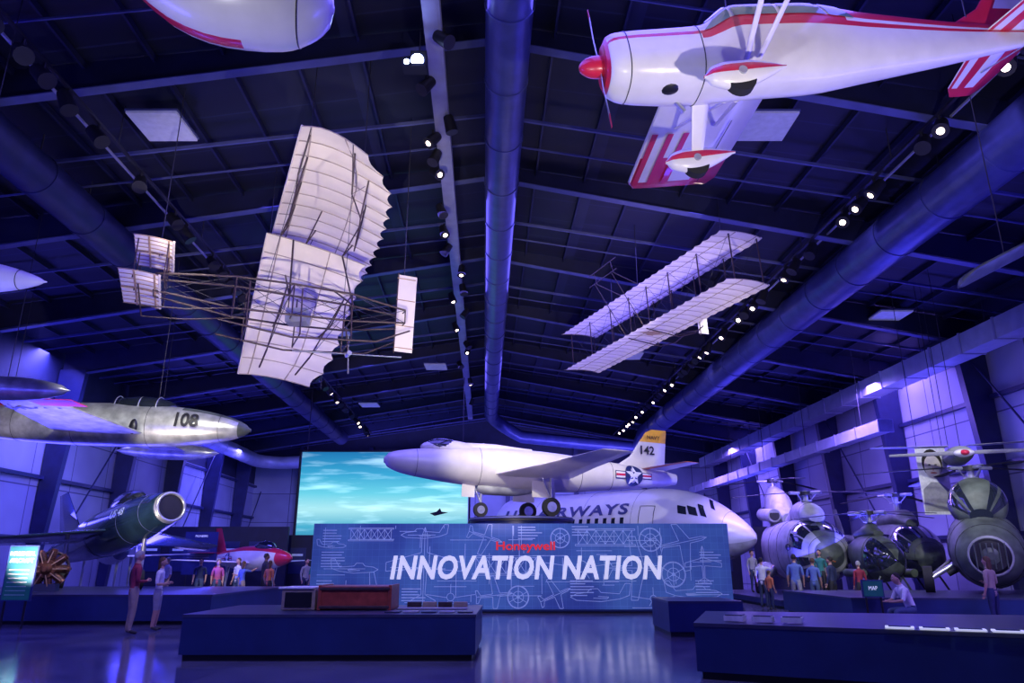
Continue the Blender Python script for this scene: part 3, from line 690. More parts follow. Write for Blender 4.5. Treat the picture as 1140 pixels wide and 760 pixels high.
for q in(-1,1): g.poly([tp(-.1,.5*q,-.3),tp(0,.4*q,-.75),tp(.9,.4*q,-.7),tp(2.0,.4*q,-.5)],.018,'wood_dark',5)
for p_ in(g2[40][1],g2[40][6],c2L,c2T,fL,tp(.2,0,.6),tp(Ln,0,1.1)): cable(g,p_)
g.build('pioneer_biplane')
# ------------------------------------------------------------------ suspended jet 108
def tank(mb,c,L,r_,m,m2=None):
    M=mb.M;mb.M=M@Matrix.Translation(c)
    mb.body([(L*.5,0,.01,.01),(L*.44,0,r_*.45,r_*.45),(L*.25,0,r_*.9,r_*.9),(0,0,r_,r_),(-L*.2,0,r_*.9,r_*.9),(-L*.42,0,r_*.4,r_*.4),(-L*.5,0,.01,.01)],m,20);mb.M=M
j=MB();j.M=frame((-14.36,24.53,6.13),(.999,.049,-.023))
jp=j.body([(5.3,-.05,.05,.05),(5.1,-.04,.2,.2),(4.5,-.02,.4,.42),(3.4,0,.58,.62),(2.2,0,.66,.72),(.5,0,.7,.75),(-1.5,0,.66,.7),(-3.5,0,.5,.55),(-4.9,.02,.34,.36)],lambda x,t:'olive_grey' if x>4.95 or (x>3 and math.sin(t)>.75) else 'aluminium_worn',32,lines=(4.3,1.95,-.5,-2.5))
j.sph((1.5,0,.6),(1.25,.4,.42),'glass_dark',20,12)
for xx in(.7,1.5,2.1): j.torus((xx,0,.6),.40,.02,(1,0,0),'aluminium_worn',24,5)
for sg in(1,-1):
    j.wing([((1.9,sg*.6,-.35),(-1.0,sg*.6,-.35),.2,(0,0,1)),((.9,sg*5.7,-.05),(-.5,sg*5.7,-.05),.07,(0,0,1))],'aluminium_worn')
    tank(j,(.1,sg*5.85,-.1),4.3,.33,'aluminium_worn')
    j.wing([((-3.4,sg*.3,.35),(-4.5,sg*.3,.35),.07,(0,0,1)),((-3.9,sg*2.2,.4),(-4.5,sg*2.2,.4),.03,(0,0,1))],'red_paint')
    j.sph((1.6,sg*.68,-.15),(.14,.1,.26),'black_paint',12,8)
j.wing([((-3.0,0,.4),(-4.8,0,.35),.07,(0,1,0)),((-4.1,0,1.9),(-4.9,0,1.9),.03,(0,1,0))],'red_paint')
j.text('108',lambda u,v:jp(3.3+u,pi-(.22+v/.6),.075),'black_paint',h=.44,bold=.03)
j.box((1.2,-4.6,-.19),(1.3,.9,.02),'red_paint')
j.text('NAVY',lambda u,v:V((.2+u,-3.6+v,-.2)),'navy_paint',h=.5,bold=.02)
for q in((2,0,.7),(-3,0,.6),(0,5,.1),(0,-5,.1)): cable(j,j.M@V(q))
j.build('suspended_jet')
# tip tank with wing stub toward the viewer
j=MB();j.M=frame((-8.85,11.9,6.4),(.98,.1,-.05))
j.body([(.55,0,.01,.01),(.4,0,.08,.08),(.0,0,.2,.2),(-.6,0,.3,.3),(-1.6,0,.36,.36),(-2.8,0,.3,.3),(-4.0,0,.14,.14),(-4.4,0,.03,.03)],'white_paint',24,lines=(.1,))
j.wing([((-1.4,-.2,0),(-2.6,-.2,0),.08,(0,0,1)),((-2.0,-4.5,.1),(-3.4,-4.5,.1),.16,(0,0,1))],'white_paint')
for q in((-1,0,.2),(-2.4,-3.5,.2)): cable(j,j.M@V(q))
j.build('wingtip_fuel_tank')
# top-left aircraft nose
j=MB();j.M=frame((-2.72,6.75,7.72),(.96,.2,-.05))
j.body([(.66,.06,.03,.03),(.62,.05,.2,.2),(.42,.03,.4,.38),(.1,.02,.56,.5),(-.5,.02,.62,.56),(-1.1,.1,.55,.5),(-1.7,.35,.35,.35),(-3.2,.8,.18,.2),(-4.8,1.0,.08,.12)],lambda x,t:'red_paint' if (x<-.35 and math.sin(t)<-.88 and math.cos(t)>0.) else 'white_paint',36,lines=(.3,))
j.wing([((-.2,-.4,.45),(-1.3,-.4,.45),.1,(0,0,1)),((-.4,-4.6,.6),(-1.1,-4.6,.6),.05,(0,0,1))],'white_paint')
j.wing([((-4.0,0,1.1),(-4.8,0,1.05),.05,(0,1,0)),((-4.4,0,2.1),(-5.0,0,2.1),.03,(0,1,0))],'white_paint')
for q in((0,0,.4),(-3,0,.9)): cable(j,j.M@V(q))
j.build('sailplane')
# right-edge suspended blade
j=MB();a_=V((8.3,12.4,6.55));b_=V((12.4,12.2,8.6));d_=(b_-a_).normalized()
def bl_(o,sgn,L_): j.loft([[o+d_*sgn*t_+(V((0,.9,-.3))*(w_/2)*math.cos(q))+(V((0,.15,1))*.06*math.sin(q)) for q in [2*pi*i/14 for i in range(14)]] for t_,w_ in L_],'olive_grey')
bl_(a_,1,((0,.15),(.06,.45),(.25,.62),(1.5,.62),(3,.55),(4.4,.35)))
j.tube(b_-V((0,0,.3)),b_+V((0,0,.5)),.16,'steel_navy',n=16);bl_(b_,1,((0,.3),(1,.5),(3,.45),(3.2,.1)))
cable(j,b_);cable(j,a_+d_);j.build('rotor_blade_assembly')
# ------------------------------------------------------------------ dark jet at left on plinth
P=frame((-10.75,23.2,3.25),(.76,-.62,.16))
j=MB();j.M=P
jp=j.body([(0,0,.42,.42),(-.12,0,.5,.5),(-.6,0,.58,.58),(-2,0,.7,.74),(-4,0,.75,.8),(-6,0,.62,.66),(-8,0,.42,.45),(-8.6,0,.36,.38)],lambda x,t:'silver' if x>-.12 else 'dark_green_jet',32,cap=False)
for xx in(-.9,-2.2,-4.5): j.poly([jp(xx,2*pi*i/36,.003) for i in range(37)],.008,'steel_flange',4)
j.torus((0,0,0),.44,.05,(1,0,0),'silver',32)
j.body([(-.02,0,.42,.42),(-.9,0,.3,.3)],'black_paint',24);j.sph((-.35,0,0),(.3,.14,.14),'silver',14,8)
j.sph((-3.0,0,.72),(1.1,.38,.42),'glass_dark',18,10)
for sg in(1,-1):
    j.wing([((-2.8,sg*.6,-.2),(-5.2,sg*.6,-.2),.2,(0,0,1)),((-5.2,sg*4.6,-.2),(-6.4,sg*4.6,-.2),.07,(0,0,1))],'dark_green_jet')
    j.wing([((-7.2,sg*.3,.5),(-8.4,sg*.3,.5),.07,(0,0,1)),((-8.3,sg*1.9,.5),(-9,sg*1.9,.5),.03,(0,0,1))],'dark_green_jet')
j.wing([((-6.5,0,.4),(-8.5,0,.4),.08,(0,1,0)),((-8.2,0,2.3),(-9,0,2.3),.04,(0,1,0))],'dark_green_jet')
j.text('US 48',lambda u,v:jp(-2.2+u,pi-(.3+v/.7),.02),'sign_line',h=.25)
j.M=Matrix.Identity(4)
for q in((-1.6,0,-.6),(-4.6,1.2,-.3),(-4.6,-1.2,-.3)):
    w_=P@V(q); j.tube(w_,(w_.x,w_.y,1.06),.07,'silver'); j.tube((w_.x-.08,w_.y-.06,1.06),(w_.x+.08,w_.y+.06,1.06),.3,'rubber',n=22)
j.build('swept_wing_jet')
# radial engine
e=MB();e.M=frame((-13.3,21.6,1.4),(.3,-.95,0))@Matrix.Scale(.85,4)
e.tube((-.35,0,0),(.2,0,0),.28,'engine_brown',n=20);e.tube((.2,0,0),(.45,0,0),.18,'engine_brown',.08,n=16)
for k in range(9):
    t_=2*pi*k/9; d_=V((0,math.cos(t_),math.sin(t_)))
    for q in range(7): e.tube(d_*(.28+.05*q),d_*(.3+.05*q),.14,'engine_brown',n=12)
    e.tube(d_*.25,d_*.6,.11,'wood_dark',n=10)
    e.tube(d_*.6,d_*.66,.1,'engine_brown',n=10);e.tube(V((.3,0,0))+d_*.2,d_*.6+V((.12,0,0)),.018,'wood_light',n=6)
    e.tube(V((-.2,0,0))+d_*.3,V((-.35,0,0))+d_*.62,.04,'wood_dark',n=8)
e.torus((-.3,0,0),.55,.05,(1,0,0),'wood_dark',24);e.box((-.1,0,-.6),(.5,.7,.25),'steel_navy');e.build('radial_engine')
# ------------------------------------------------------------------ plinths
def plinth(pts,z,name='display_plinth',labels=None):
    p=MB()
    cx=sum(a for a,_ in pts)/len(pts);cy=sum(b for _,b in pts)/len(pts)
    def ring(zz,sc): return [V((cx+(a-cx)*sc,cy+(b-cy)*sc,zz)) for a,b in pts]
    p.loft([ring(0,.975),ring(.1,.975)],'black_fixture',True,False)
    p.loft([ring(.1,1),ring(z-.05,1)],'plinth_blue',True,False)
    p.loft([ring(z-.05,1.004),ring(z,1.004)],'plinth_top',True,False)
    if labels: labels(p)
    return p.build(name)
def lab1(p):
    Z=.745
    for i in range(5):
        x=-2.1+.32*i; p.box((x,13.55,Z+.012),(.26,.34,.02),'c_grey' if i%2 else 'plinth_top')
plinth([(-5.62,13.1),(-.62,13.1),(-.62,15.9),(-5.62,15.9)],.74,labels=lab1)
plinth([(3.52,17.2),(5.2,17.2),(5.2,19.2),(3.52,19.2)],.75)
def lab2(p):
    Z=.755
    d_=V((4.4,-2.2,0)).normalized();nn=V((.447,.894,0))
    for i in range(11):
        c_=V((2.95,11.1,Z+.02))+d_*(.35+.4*i)+nn*.1
        R=Matrix(((d_.x,nn.x,0),(d_.y,nn.y,0),(0,0,1)))
        if i<3: 
            p.box(c_+V((0,.35,.03)),(.28,.3,.07),'c_white',R);p.box(c_+V((0,.35,.07)),(.24,.26,.02),'plinth_top',R)
        elif i>4:
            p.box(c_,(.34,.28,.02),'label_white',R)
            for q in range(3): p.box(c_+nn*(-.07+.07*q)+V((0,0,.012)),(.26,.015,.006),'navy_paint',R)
plinth([(2.65,11.2),(7.6,8.9),(9.2,12.6),(3.5,13.8)],.75,labels=lab2)
plinth([(-19.4,20.3),(-8.0,20.3),(-8.0,27),(-19.4,27)],.76)
plinth([(8.9,20.0),(17.5,19.2),(17.9,25.2),(8.9,25)],.7)
plinth([(9.5,26.9),(17.6,26.9),(17.4,37),(9.5,37)],.3)
# museum crate on plinth
c=MB();c.box((-2.9,14.5,.965),(1.35,.9,.4),'wood_red')
for x in(-3.55,-2.25): c.box((x,14.5,.965),(.06,.94,.44),'wood_red')
for z in(.8,1.12): c.box((-2.9,14.04,z),(1.3,.03,.05),'wood_dark')
c.box((-3.95,14.5,.93),(.62,.8,.36),'c_khaki');c.box((-3.95,14.09,.93),(.5,.02,.26),'black_paint');c.box((-4.0,14.5,1.13),(.66,.85,.03),'c_white')
c.build('wooden_crate',bevel=.008)
c=MB()
for i in range(4): c.box((-1.9+.3*i,14.9,.80),(.26,.2,.1),'c_khaki' if i%2 else 'wood_dark')
c.box((-1.5,14.5,.755),(1.3,.35,.02),'c_grey');c.build('artifact_tools')
def infopanel(x,y,z0,z1,w_,title,rot=0,face='label_teal'):
    p=MB();R=Matrix.Rotation(rot,3,'Z')
    p.box((x,y,(z0+z1)/2),(w_,.06,z1-z0),'navy_paint',R)
    F=lambda u,v:V((x,y,0))+R@V((u,-.035,v))
    p.add([F(-w_/2+.03,z0+.03),F(w_/2-.03,z0+.03),F(w_/2-.03,z1-.03),F(-w_/2+.03,z1-.03)],[(0,1,2,3)],face)
    F2=lambda u,v:V((x,y,0))+R@V((u,-.04,v))
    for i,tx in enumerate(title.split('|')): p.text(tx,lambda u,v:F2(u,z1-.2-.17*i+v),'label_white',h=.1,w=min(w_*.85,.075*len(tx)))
    for i in range(7):
        zz=z1-.6-.1*i
        if zz>z0+.1:p.line([(-w_*.38,zz),(w_*.3,zz)],.02,F2,'c_grey')
    for q in(-.35,.35): p.tube(V((x,y,z0))+R@V((q*w_,.0,0)),V((x,y,0))+R@V((q*w_,0,0)),.03,'black_fixture')
    return p.build('info_panel')
infopanel(-12.5,19.2,.65,2.0,.75,'INFLUENTIAL|AIRCRAFT')
infopanel(-15.2,36.5,1.0,3.0,1.6,'PIONEERS',face='navy_paint');infopanel(-9.2,38,1.0,2.8,1.3,'TRAINERS',face='navy_paint')
infopanel(9.3,19.6,.72,1.15,.55,'MAP',.0);infopanel(13.9,18.9,.72,1.15,.6,'FLY',.0)
for (x,y,w_,z) in((-16,40,8,3.4),(-9.5,41,6,3.0),(11,46,6,3.2),(15.2,40,4.4,3.4),(5,50,8,3)):
    p=MB();p.box((x,y,z/2),(w_,.2,z),'dark_partition')
    for i in range(int(w_//1.4)):
        xx=x-w_/2+.8+1.4*i; p.box((xx,y-.12,z*.55),(.9,.03,z*.45),'navy_paint');p.line([(xx-.3,z*.65),(xx+.3,z*.65)],.12,lambda u,v:V((u,y-.14,v)),'sign_line')
    p.build('exhibit_wall')
# ------------------------------------------------------------------ small background jets (trainer style)
def smalljet(name,T,X,cols,sc=1,z0=0):
    j=MB();M=frame(T,X);j.M=M@Matrix.Scale(sc,4);A_,B_=cols
    jp=j.body([(4,0,.05,.05),(3.8,0,.2,.2),(3,0,.4,.42),(1.5,0,.55,.62),(0,0,.6,.65),(-2,0,.45,.5),(-4,0,.25,.3)],lambda x,t:B_ if x>2.9 or math.sin(t)>.6 else A_,24)
    j.sph((1.4,0,.5),(1.0,.34,.4),'glass_dark',16,10)
    for sg in(1,-1):
        j.wing([((.9,sg*.5,-.25),(-1,sg*.5,-.25),.16,(0,0,1)),((0,sg*4,-.1),(-1,sg*4,-.1),.06,(0,0,1))],lambda i,q:A_)
        j.wing([((-3,sg*.2,.3),(-3.9,sg*.2,.3),.05,(0,0,1)),((-3.4,sg*1.6,.3),(-4,sg*1.6,.3),.03,(0,0,1))],B_)
    j.wing([((-2.6,0,.3),(-4,0,.3),.07,(0,1,0)),((-3.5,0,1.7),(-4.2,0,1.7),.04,(0,1,0))],B_)
    j.roundel(lambda u,v,o:jp(-1.6+u,pi-v/.5,.01+o),.3)
    zz=(z0-T[2])/sc
    gear(j,2.4,0,-.3,zz,.22,.12);gear(j,-.4,1.1,-.2,zz,.26,.14);gear(j,-.4,-1.1,-.2,zz,.26,.14)
    return j.build(name)
smalljet('trainer_jet',(-12.2,35,1.75),(.75,-.65,0),('offwhite_body','red_paint'),.85)
smalljet('trainer_jet',(-17.0,31.7,2.0),(.6,-.8,0),('silver','navy_paint'),.8)
smalljet('trainer_jet',(-15.6,15.0,2.0),(-.3,1,0),('red_paint','orange_paint'),.7)
# ------------------------------------------------------------------ helicopters
def rotor(mb,c,Rr,nb,m='black_fixture',a0=0,droop=.05,ch=.28):
    c=V(c)
    mb.tube(c-V((0,0,.6)),c+V((0,0,.1)),.1,'silver',n=12);mb.tube(c-V((0,0,.08)),c+V((0,0,.06)),.26,m,n=16)
    mb.tube(c-V((0,0,.34)),c-V((0,0,.28)),.22,'silver',n=16)
    for k in range(nb):
        t_=a0+2*pi*k/nb;d_=V((math.cos(t_),math.sin(t_),0));q_=V((-math.sin(t_),math.cos(t_),0))
        mb.tube(c+d_*.1,c+d_*.7,.06,'silver',n=8); mb.tube(c+d_*.2-V((0,0,.3)),c+d_*.45+q_*.12,.02,'silver',n=5)
        mb.wing([(c+d_*.7+q_*ch/2,c+d_*.7-q_*ch/2,.04,(0,0,1)),(c+d_*Rr*.6+q_*ch/2-V((0,0,droop*Rr*.4)),c+d_*Rr*.6-q_*ch/2-V((0,0,droop*Rr*.4)),.04,(0,0,1)),(c+d_*Rr+q_*ch/2-V((0,0,droop*Rr)),c+d_*Rr-q_*ch/2-V((0,0,droop*Rr)),.03,(0,0,1))],m)
k=MB();k.M=frame((12.0,28.2,1.95),(-.05,-.99,0));
kp=k.body([(0,-.1,.1,.1),(-.15,-.1,.55,.5),(-.6,-.05,.95,.95),(-1.4,.05,1.12,1.2),(-2.6,.1,1.15,1.25),(-5,.1,1.1,1.2),(-6.2,.4,.8,.9),(-7,.7,.3,.4)],lambda x,t:'olive_grey' if x>-.2 or (x>-1.5 and math.sin(t)>.9) else 'heli_grey',36,lines=(-.28,-1.5,-2.8,-4.0),pw=.85)
for a0,a1 in((.12,.55),(.62,1.05),(1.12,1.5),(1.64,2.02),(2.09,2.52),(2.59,3.02)):
    v_,f_=patch(lambda x,t,o:kp(x,t,o),-.5,-1.35,a0,a1,'g',x0b=-.5,x1b=-1.35);k.add(v_,f_,'glass_dark',True)
for a0,a1 in((-.45,-.1),(3.24,3.59),(3.7,4.3),(-1.16,-.56)):
    v_,f_=patch(lambda x,t,o:kp(x,t,o),-.3,-.85,a0,a1,'g');k.add(v_,f_,'glass_dark',True)
k.body([(-1.0,1.3,.3,.15),(-1.5,1.45,.5,.45),(-2.6,1.5,.5,.55),(-4,1.3,.3,.3)],'heli_grey',20,lines=(-1.6,-2.6))
k.body([(-4.4,1.4,.3,.3),(-5.2,1.9,.5,.8),(-6.4,2.1,.45,1.0),(-7.2,2.2,.2,.7)],'heli_grey',20)
for q in(-.62,.62): k.tube((-4.4,q,1.6),(-6.2,q,1.75),.28,'heli_grey',n=18);k.disc((-4.39,q,1.6),.22,(1,0,0),'black_paint',18)
rotor(k,(-2.0,0,2.35),3.2,3,a0=.7,droop=.07);rotor(k,(-6.2,0,3.3),3.2,3,a0=.1,droop=.07)
for q in(-1,1):
    k.sph((-4.5,q*1.2,-.7),(1.0,.35,.35),'heli_grey',16,8); k.tube((-4.5,q*1.5,-.8),(-4.5,q*1.5,-1.3),.05,'silver');k.tube((-4.5,q*1.4,-1.37),(-4.5,q*1.65,-1.37),.28,'rubber',n=20)
    k.sph((-1.0,q*1.25,.2),(.12,.1,.14),'black_paint',10,8);k.tube((-1.0,q*1.0,.2),(-1.0,q*1.25,.2),.02,'black_paint')
k.tube((-1.4,0,-1),(-1.4,0,-1.45),.06,'silver')
for q in(-.18,.18): k.tube((-1.4,q-.06,-1.43),(-1.4,q+.06,-1.43),.22,'rubber',n=20)
k.tube((-.1,0,-.3),(.35,0,-.35),.025,'orange_paint');k.build('tandem_helicopter')
def utility(T,X,m,name,scale=1,zg=.3,letter='S',glass='glass_dark'):
    k=MB();k.M=frame(T,X)@Matrix.Scale(scale,4)
    kp=k.body([(0,-.25,.08,.08),(-.15,-.22,.4,.38),(-.6,-.1,.75,.75),(-1.3,.05,.92,1.0),(-2.4,.1,.98,1.05),(-3.8,.12,.9,1.0),(-4.8,.3,.5,.55),(-6,.5,.25,.28),(-8.2,.75,.1,.14)],m,32,lines=(-.3,-1.35,-3.6),pw=.85)
    for a0,a1 in((.1,.7),(.78,1.5),(1.64,2.36),(2.44,3.04)):
        v_,f_=patch(lambda x,t,o:kp(x,t,o),-.45,-1.25,a0,a1,'g');k.add(v_,f_,glass,True)
    for a0,a1 in((3.3,4.1),(-.96,-.16)):
        v_,f_=patch(lambda x,t,o:kp(x,t,o),-.25,-.7,a0,a1,'g');k.add(v_,f_,glass,True)
    for q in(0,1):
        F=(lambda x,t,o:kp(x,pi-t,o)) if q else (lambda x,t,o:kp(x,t,o))
        for xa in(-1.5,-2.5):
            v_,f_=patch(F,xa,xa-.75,.08,.55,'g');k.add(v_,f_,glass,True)
    k.body([(-1.2,1.1,.25,.15),(-1.8,1.3,.45,.35),(-3,1.3,.45,.35),(-4.2,.9,.25,.25)],m,20)
    if letter: k.text(letter,lambda u,v:kp(-3.9+u,pi-(-.1+v),.03),'c_white',h=.4)
    rotor(k,(-2.3,0,2.25),2.4,4,a0=.6,droop=.08,ch=.26)
    zz=(zg-T[2])/scale
    for q in(-1,1):
        k.tube((-.6,q*1.1,zz+.06),(-3.6,q*1.1,zz+.06),.05,'black_fixture')
        for x in(-1.2,-3): k.tube((x,q*.6,-.7),(x,q*1.1,zz+.06),.04,m)
    k.wing([((-7.6,0,.7),(-8.3,0,.7),.05,(0,1,0)),((-8.3,0,2.1),(-8.8,0,2.1),.03,(0,1,0))],m)
    k.build(name)
utility((15.6,27.7,1.95),(-.03,-.99,0),'olive_grey','utility_helicopter')
utility((9.9,38.0,1.8),(.25,-.97,0),'heli_grey','utility_helicopter',.9,0,'')
# small scout helicopter
k=MB();k.M=frame((13.3,25.9,1.75),(.1,-.99,0))@Matrix.Translation((0,0,-.03))
kp=k.body([(0,-.1,.05,.05),(-.1,-.1,.35,.35),(-.5,-.05,.62,.68),(-1.1,0,.7,.82),(-1.9,.05,.6,.75),(-2.6,.2,.3,.4),(-3.2,.3,.14,.16),(-5.4,.6,.08,.08)],lambda x,t:'glass_dark' if (x>-1.0 and abs(math.cos(t))>.12 and -0.6<math.sin(t)<.9) else 'olive_grey',36,lines=(-1.0,-.35))
k.body([(-.9,.85,.2,.1),(-1.3,.95,.3,.3),(-2.2,.8,.2,.2)],'olive_grey',16)
rotor(k,(-1.35,0,1.6),2.6,5,a0=.35,droop=.06,ch=.18)
for q in(-1,1):
    k.tube((.1,q*.85,-1.42),(-2.3,q*.85,-1.42),.045,'black_fixture');
    for x in(-.5,-1.7): k.tube((x,q*.4,-.6),(x,q*.85,-1.42),.035,'olive_grey')
    k.wing([((-5.0,0,.6),(-5.5,0,.6),.03,(0,1,0)),((-5.4,0,.6+q*.7),(-5.7,0,.6+q*.7),.02,(0,1,0))],'olive_grey')
    k.tube((-.6,q*.95,-.5),(-1.7,q*.95,-.5),.14,'olive_grey',n=14);k.tube((-1.1,q*.6,-.4),(-1.1,q*.95,-.5),.05,'olive_grey')
k.build('scout_helicopter')
# large transport helicopter (bulbous nose), nose toward the visitor area, tail to the wall
k=MB();k.M=frame((13.35,20.9,2.0),(-.5,-.87,0))
kp=k.body([(0,-.25,.1,.1),(-.12,-.25,.5,.48),(-.5,-.22,.82,.82),(-1.2,-.12,.98,1.02),(-2.2,0,1.0,1.15),(-4,0,.98,1.15),(-5.5,.05,.8,1.0),(-7,.3,.5,.6),(-7.8,.45,.35,.4)],'olive_grey',36,lines=(-.55,-1.25,-2.3,-3.4,-5.1))
k.body([(-1.1,.9,.3,.2),(-1.5,1.15,.68,.62),(-2.3,1.35,.8,.78),(-3.2,1.3,.75,.75),(-4.6,1.0,.4,.5)],lambda x,t:'glass_dark' if x>-2.4 and .05<math.sin(t)<.85 and abs(math.sin(t*5))>.3 else 'olive_grey',40)
k.torus((-.16,0,-.25),.52,.04,(1,0,0),'heli_grey',28)
k.body([(-.05,-.25,.42,.42),(-.12,-.25,.5,.48)],'black_fixture',24)
for q in range(6): k.tube((-.02,-.36+.145*q,-.6),(-.02,-.36+.145*q,.1),.02,'olive_grey',n=5)
for sd_ in(0,1):
    F=(lambda x,t,o:kp(x,pi-t,o)) if sd_ else (lambda x,t,o:kp(x,t,o))
    k.text('S',lambda u,v:F(-2.9+(u if sd_ else -u),-.05+v,.05),'c_white',h=.5)
    v_,f_=patch(F,-.75,-1.15,-.75,-.35,'g');k.add(v_,f_,'black_paint',True)
    v_,f_=patch(F,-3.6,-5.0,-.6,.5,'g');k.add(v_,f_,'steel_navy',True)
    k.tube(F(-1.2,-.5,-.05),F(-1.2,-.5,.28),.09,'black_fixture',n=12)
rotor(k,(-3.0,0,2.5),3.7,4,a0=.5,droop=.06,ch=.34)
for q in(-1,1):
    k.tube((-1.3,q*.8,-.4),(-1.0,q*1.6,-.9),.07,'silver');k.tube((-1.0,q*1.5,-.9),(-1.0,q*1.75,-.9),.38,'rubber',n=22);k.tube((-2.6,q*.9,-.3),(-1.0,q*1.6,-.85),.05,'silver')
k.build('transport_helicopter')
# suspended propeller aircraft on right
k=MB();k.M=frame((14.55,23.2,4.95),(-.35,-.93,-.05))@Matrix.Scale(.72,4)
k.sph((.1,0,0),(.3,.42,.17),'white_paint',20,10);k.sph((.26,0,0),(.25,.2,.13),'red_paint',16,8)
k.body([(0,0,.35,.2),(-.4,0,.5,.35),(-1.5,-.05,.5,.45),(-3,0,.35,.35),(-5,.1,.1,.15)],lambda x,t:'heli_grey' if math.sin(t)>-.2 else 'olive_grey',24)
for sg in(1,-1):
    k.wing([((.12,sg*.15,.08),(.08,sg*.15,-.08),.03,(1,0,0)),((.14,sg*1.0,.09),(.06,sg*1.0,-.09),.03,(1,0,0)),((.12,sg*3.0,.05),(.08,sg*3.0,-.05),.015,(1,0,0))],lambda i,q:'c_grey')
    k.wing([((-.8,sg*.4,.4),(-1.8,sg*.4,.4),.08,(0,0,1)),((-.9,sg*3.6,.5),(-1.7,sg*3.6,.5),.04,(0,0,1))],'heli_grey')
for q in((-.5,0,.3),(-3,0,.3)): cable(k,k.M@V(q))
k.build('suspended_propeller_plane')
# portrait banner
k=MB();bx,by=14.75,25.4
k.box((bx,by,4.3),(1.05,.03,2.3),'c_white');F=lambda u,v:V((bx+u,by-.02,4.35+v));F2=lambda u,v:V((bx+u,by-.025,4.35+v));F3=lambda u,v:V((bx+u,by-.03,4.35+v))
el=lambda cx,cy,a_,b_:[(cx+a_*math.cos(2*pi*i/20),cy+b_*math.sin(2*pi*i/20)) for i in range(20)]
k.flat(el(0,.55,.36,.5),F,'hair_dark');k.flat(el(0,.42,.3,.42),F2,'portrait_skin');k.flat([(-.5,-1.1),(.5,-1.1),(.45,-.35),(.15,-.1),(-.15,-.1),(-.45,-.35)],F,'c_grey')
for q in(-.11,.11): k.flat(el(q,.5,.05,.025),F3,'black_paint')
k.flat(el(0,.22,.12,.03),F3,'lip');k.flat([(-.03,.3),(.03,.3),(0,.46)],F3,'skin')
for q in(-.45,.45): cable(k,(bx+q,by,5.45))
k.build('portrait_banner')
CABLES.build('suspension_cables')
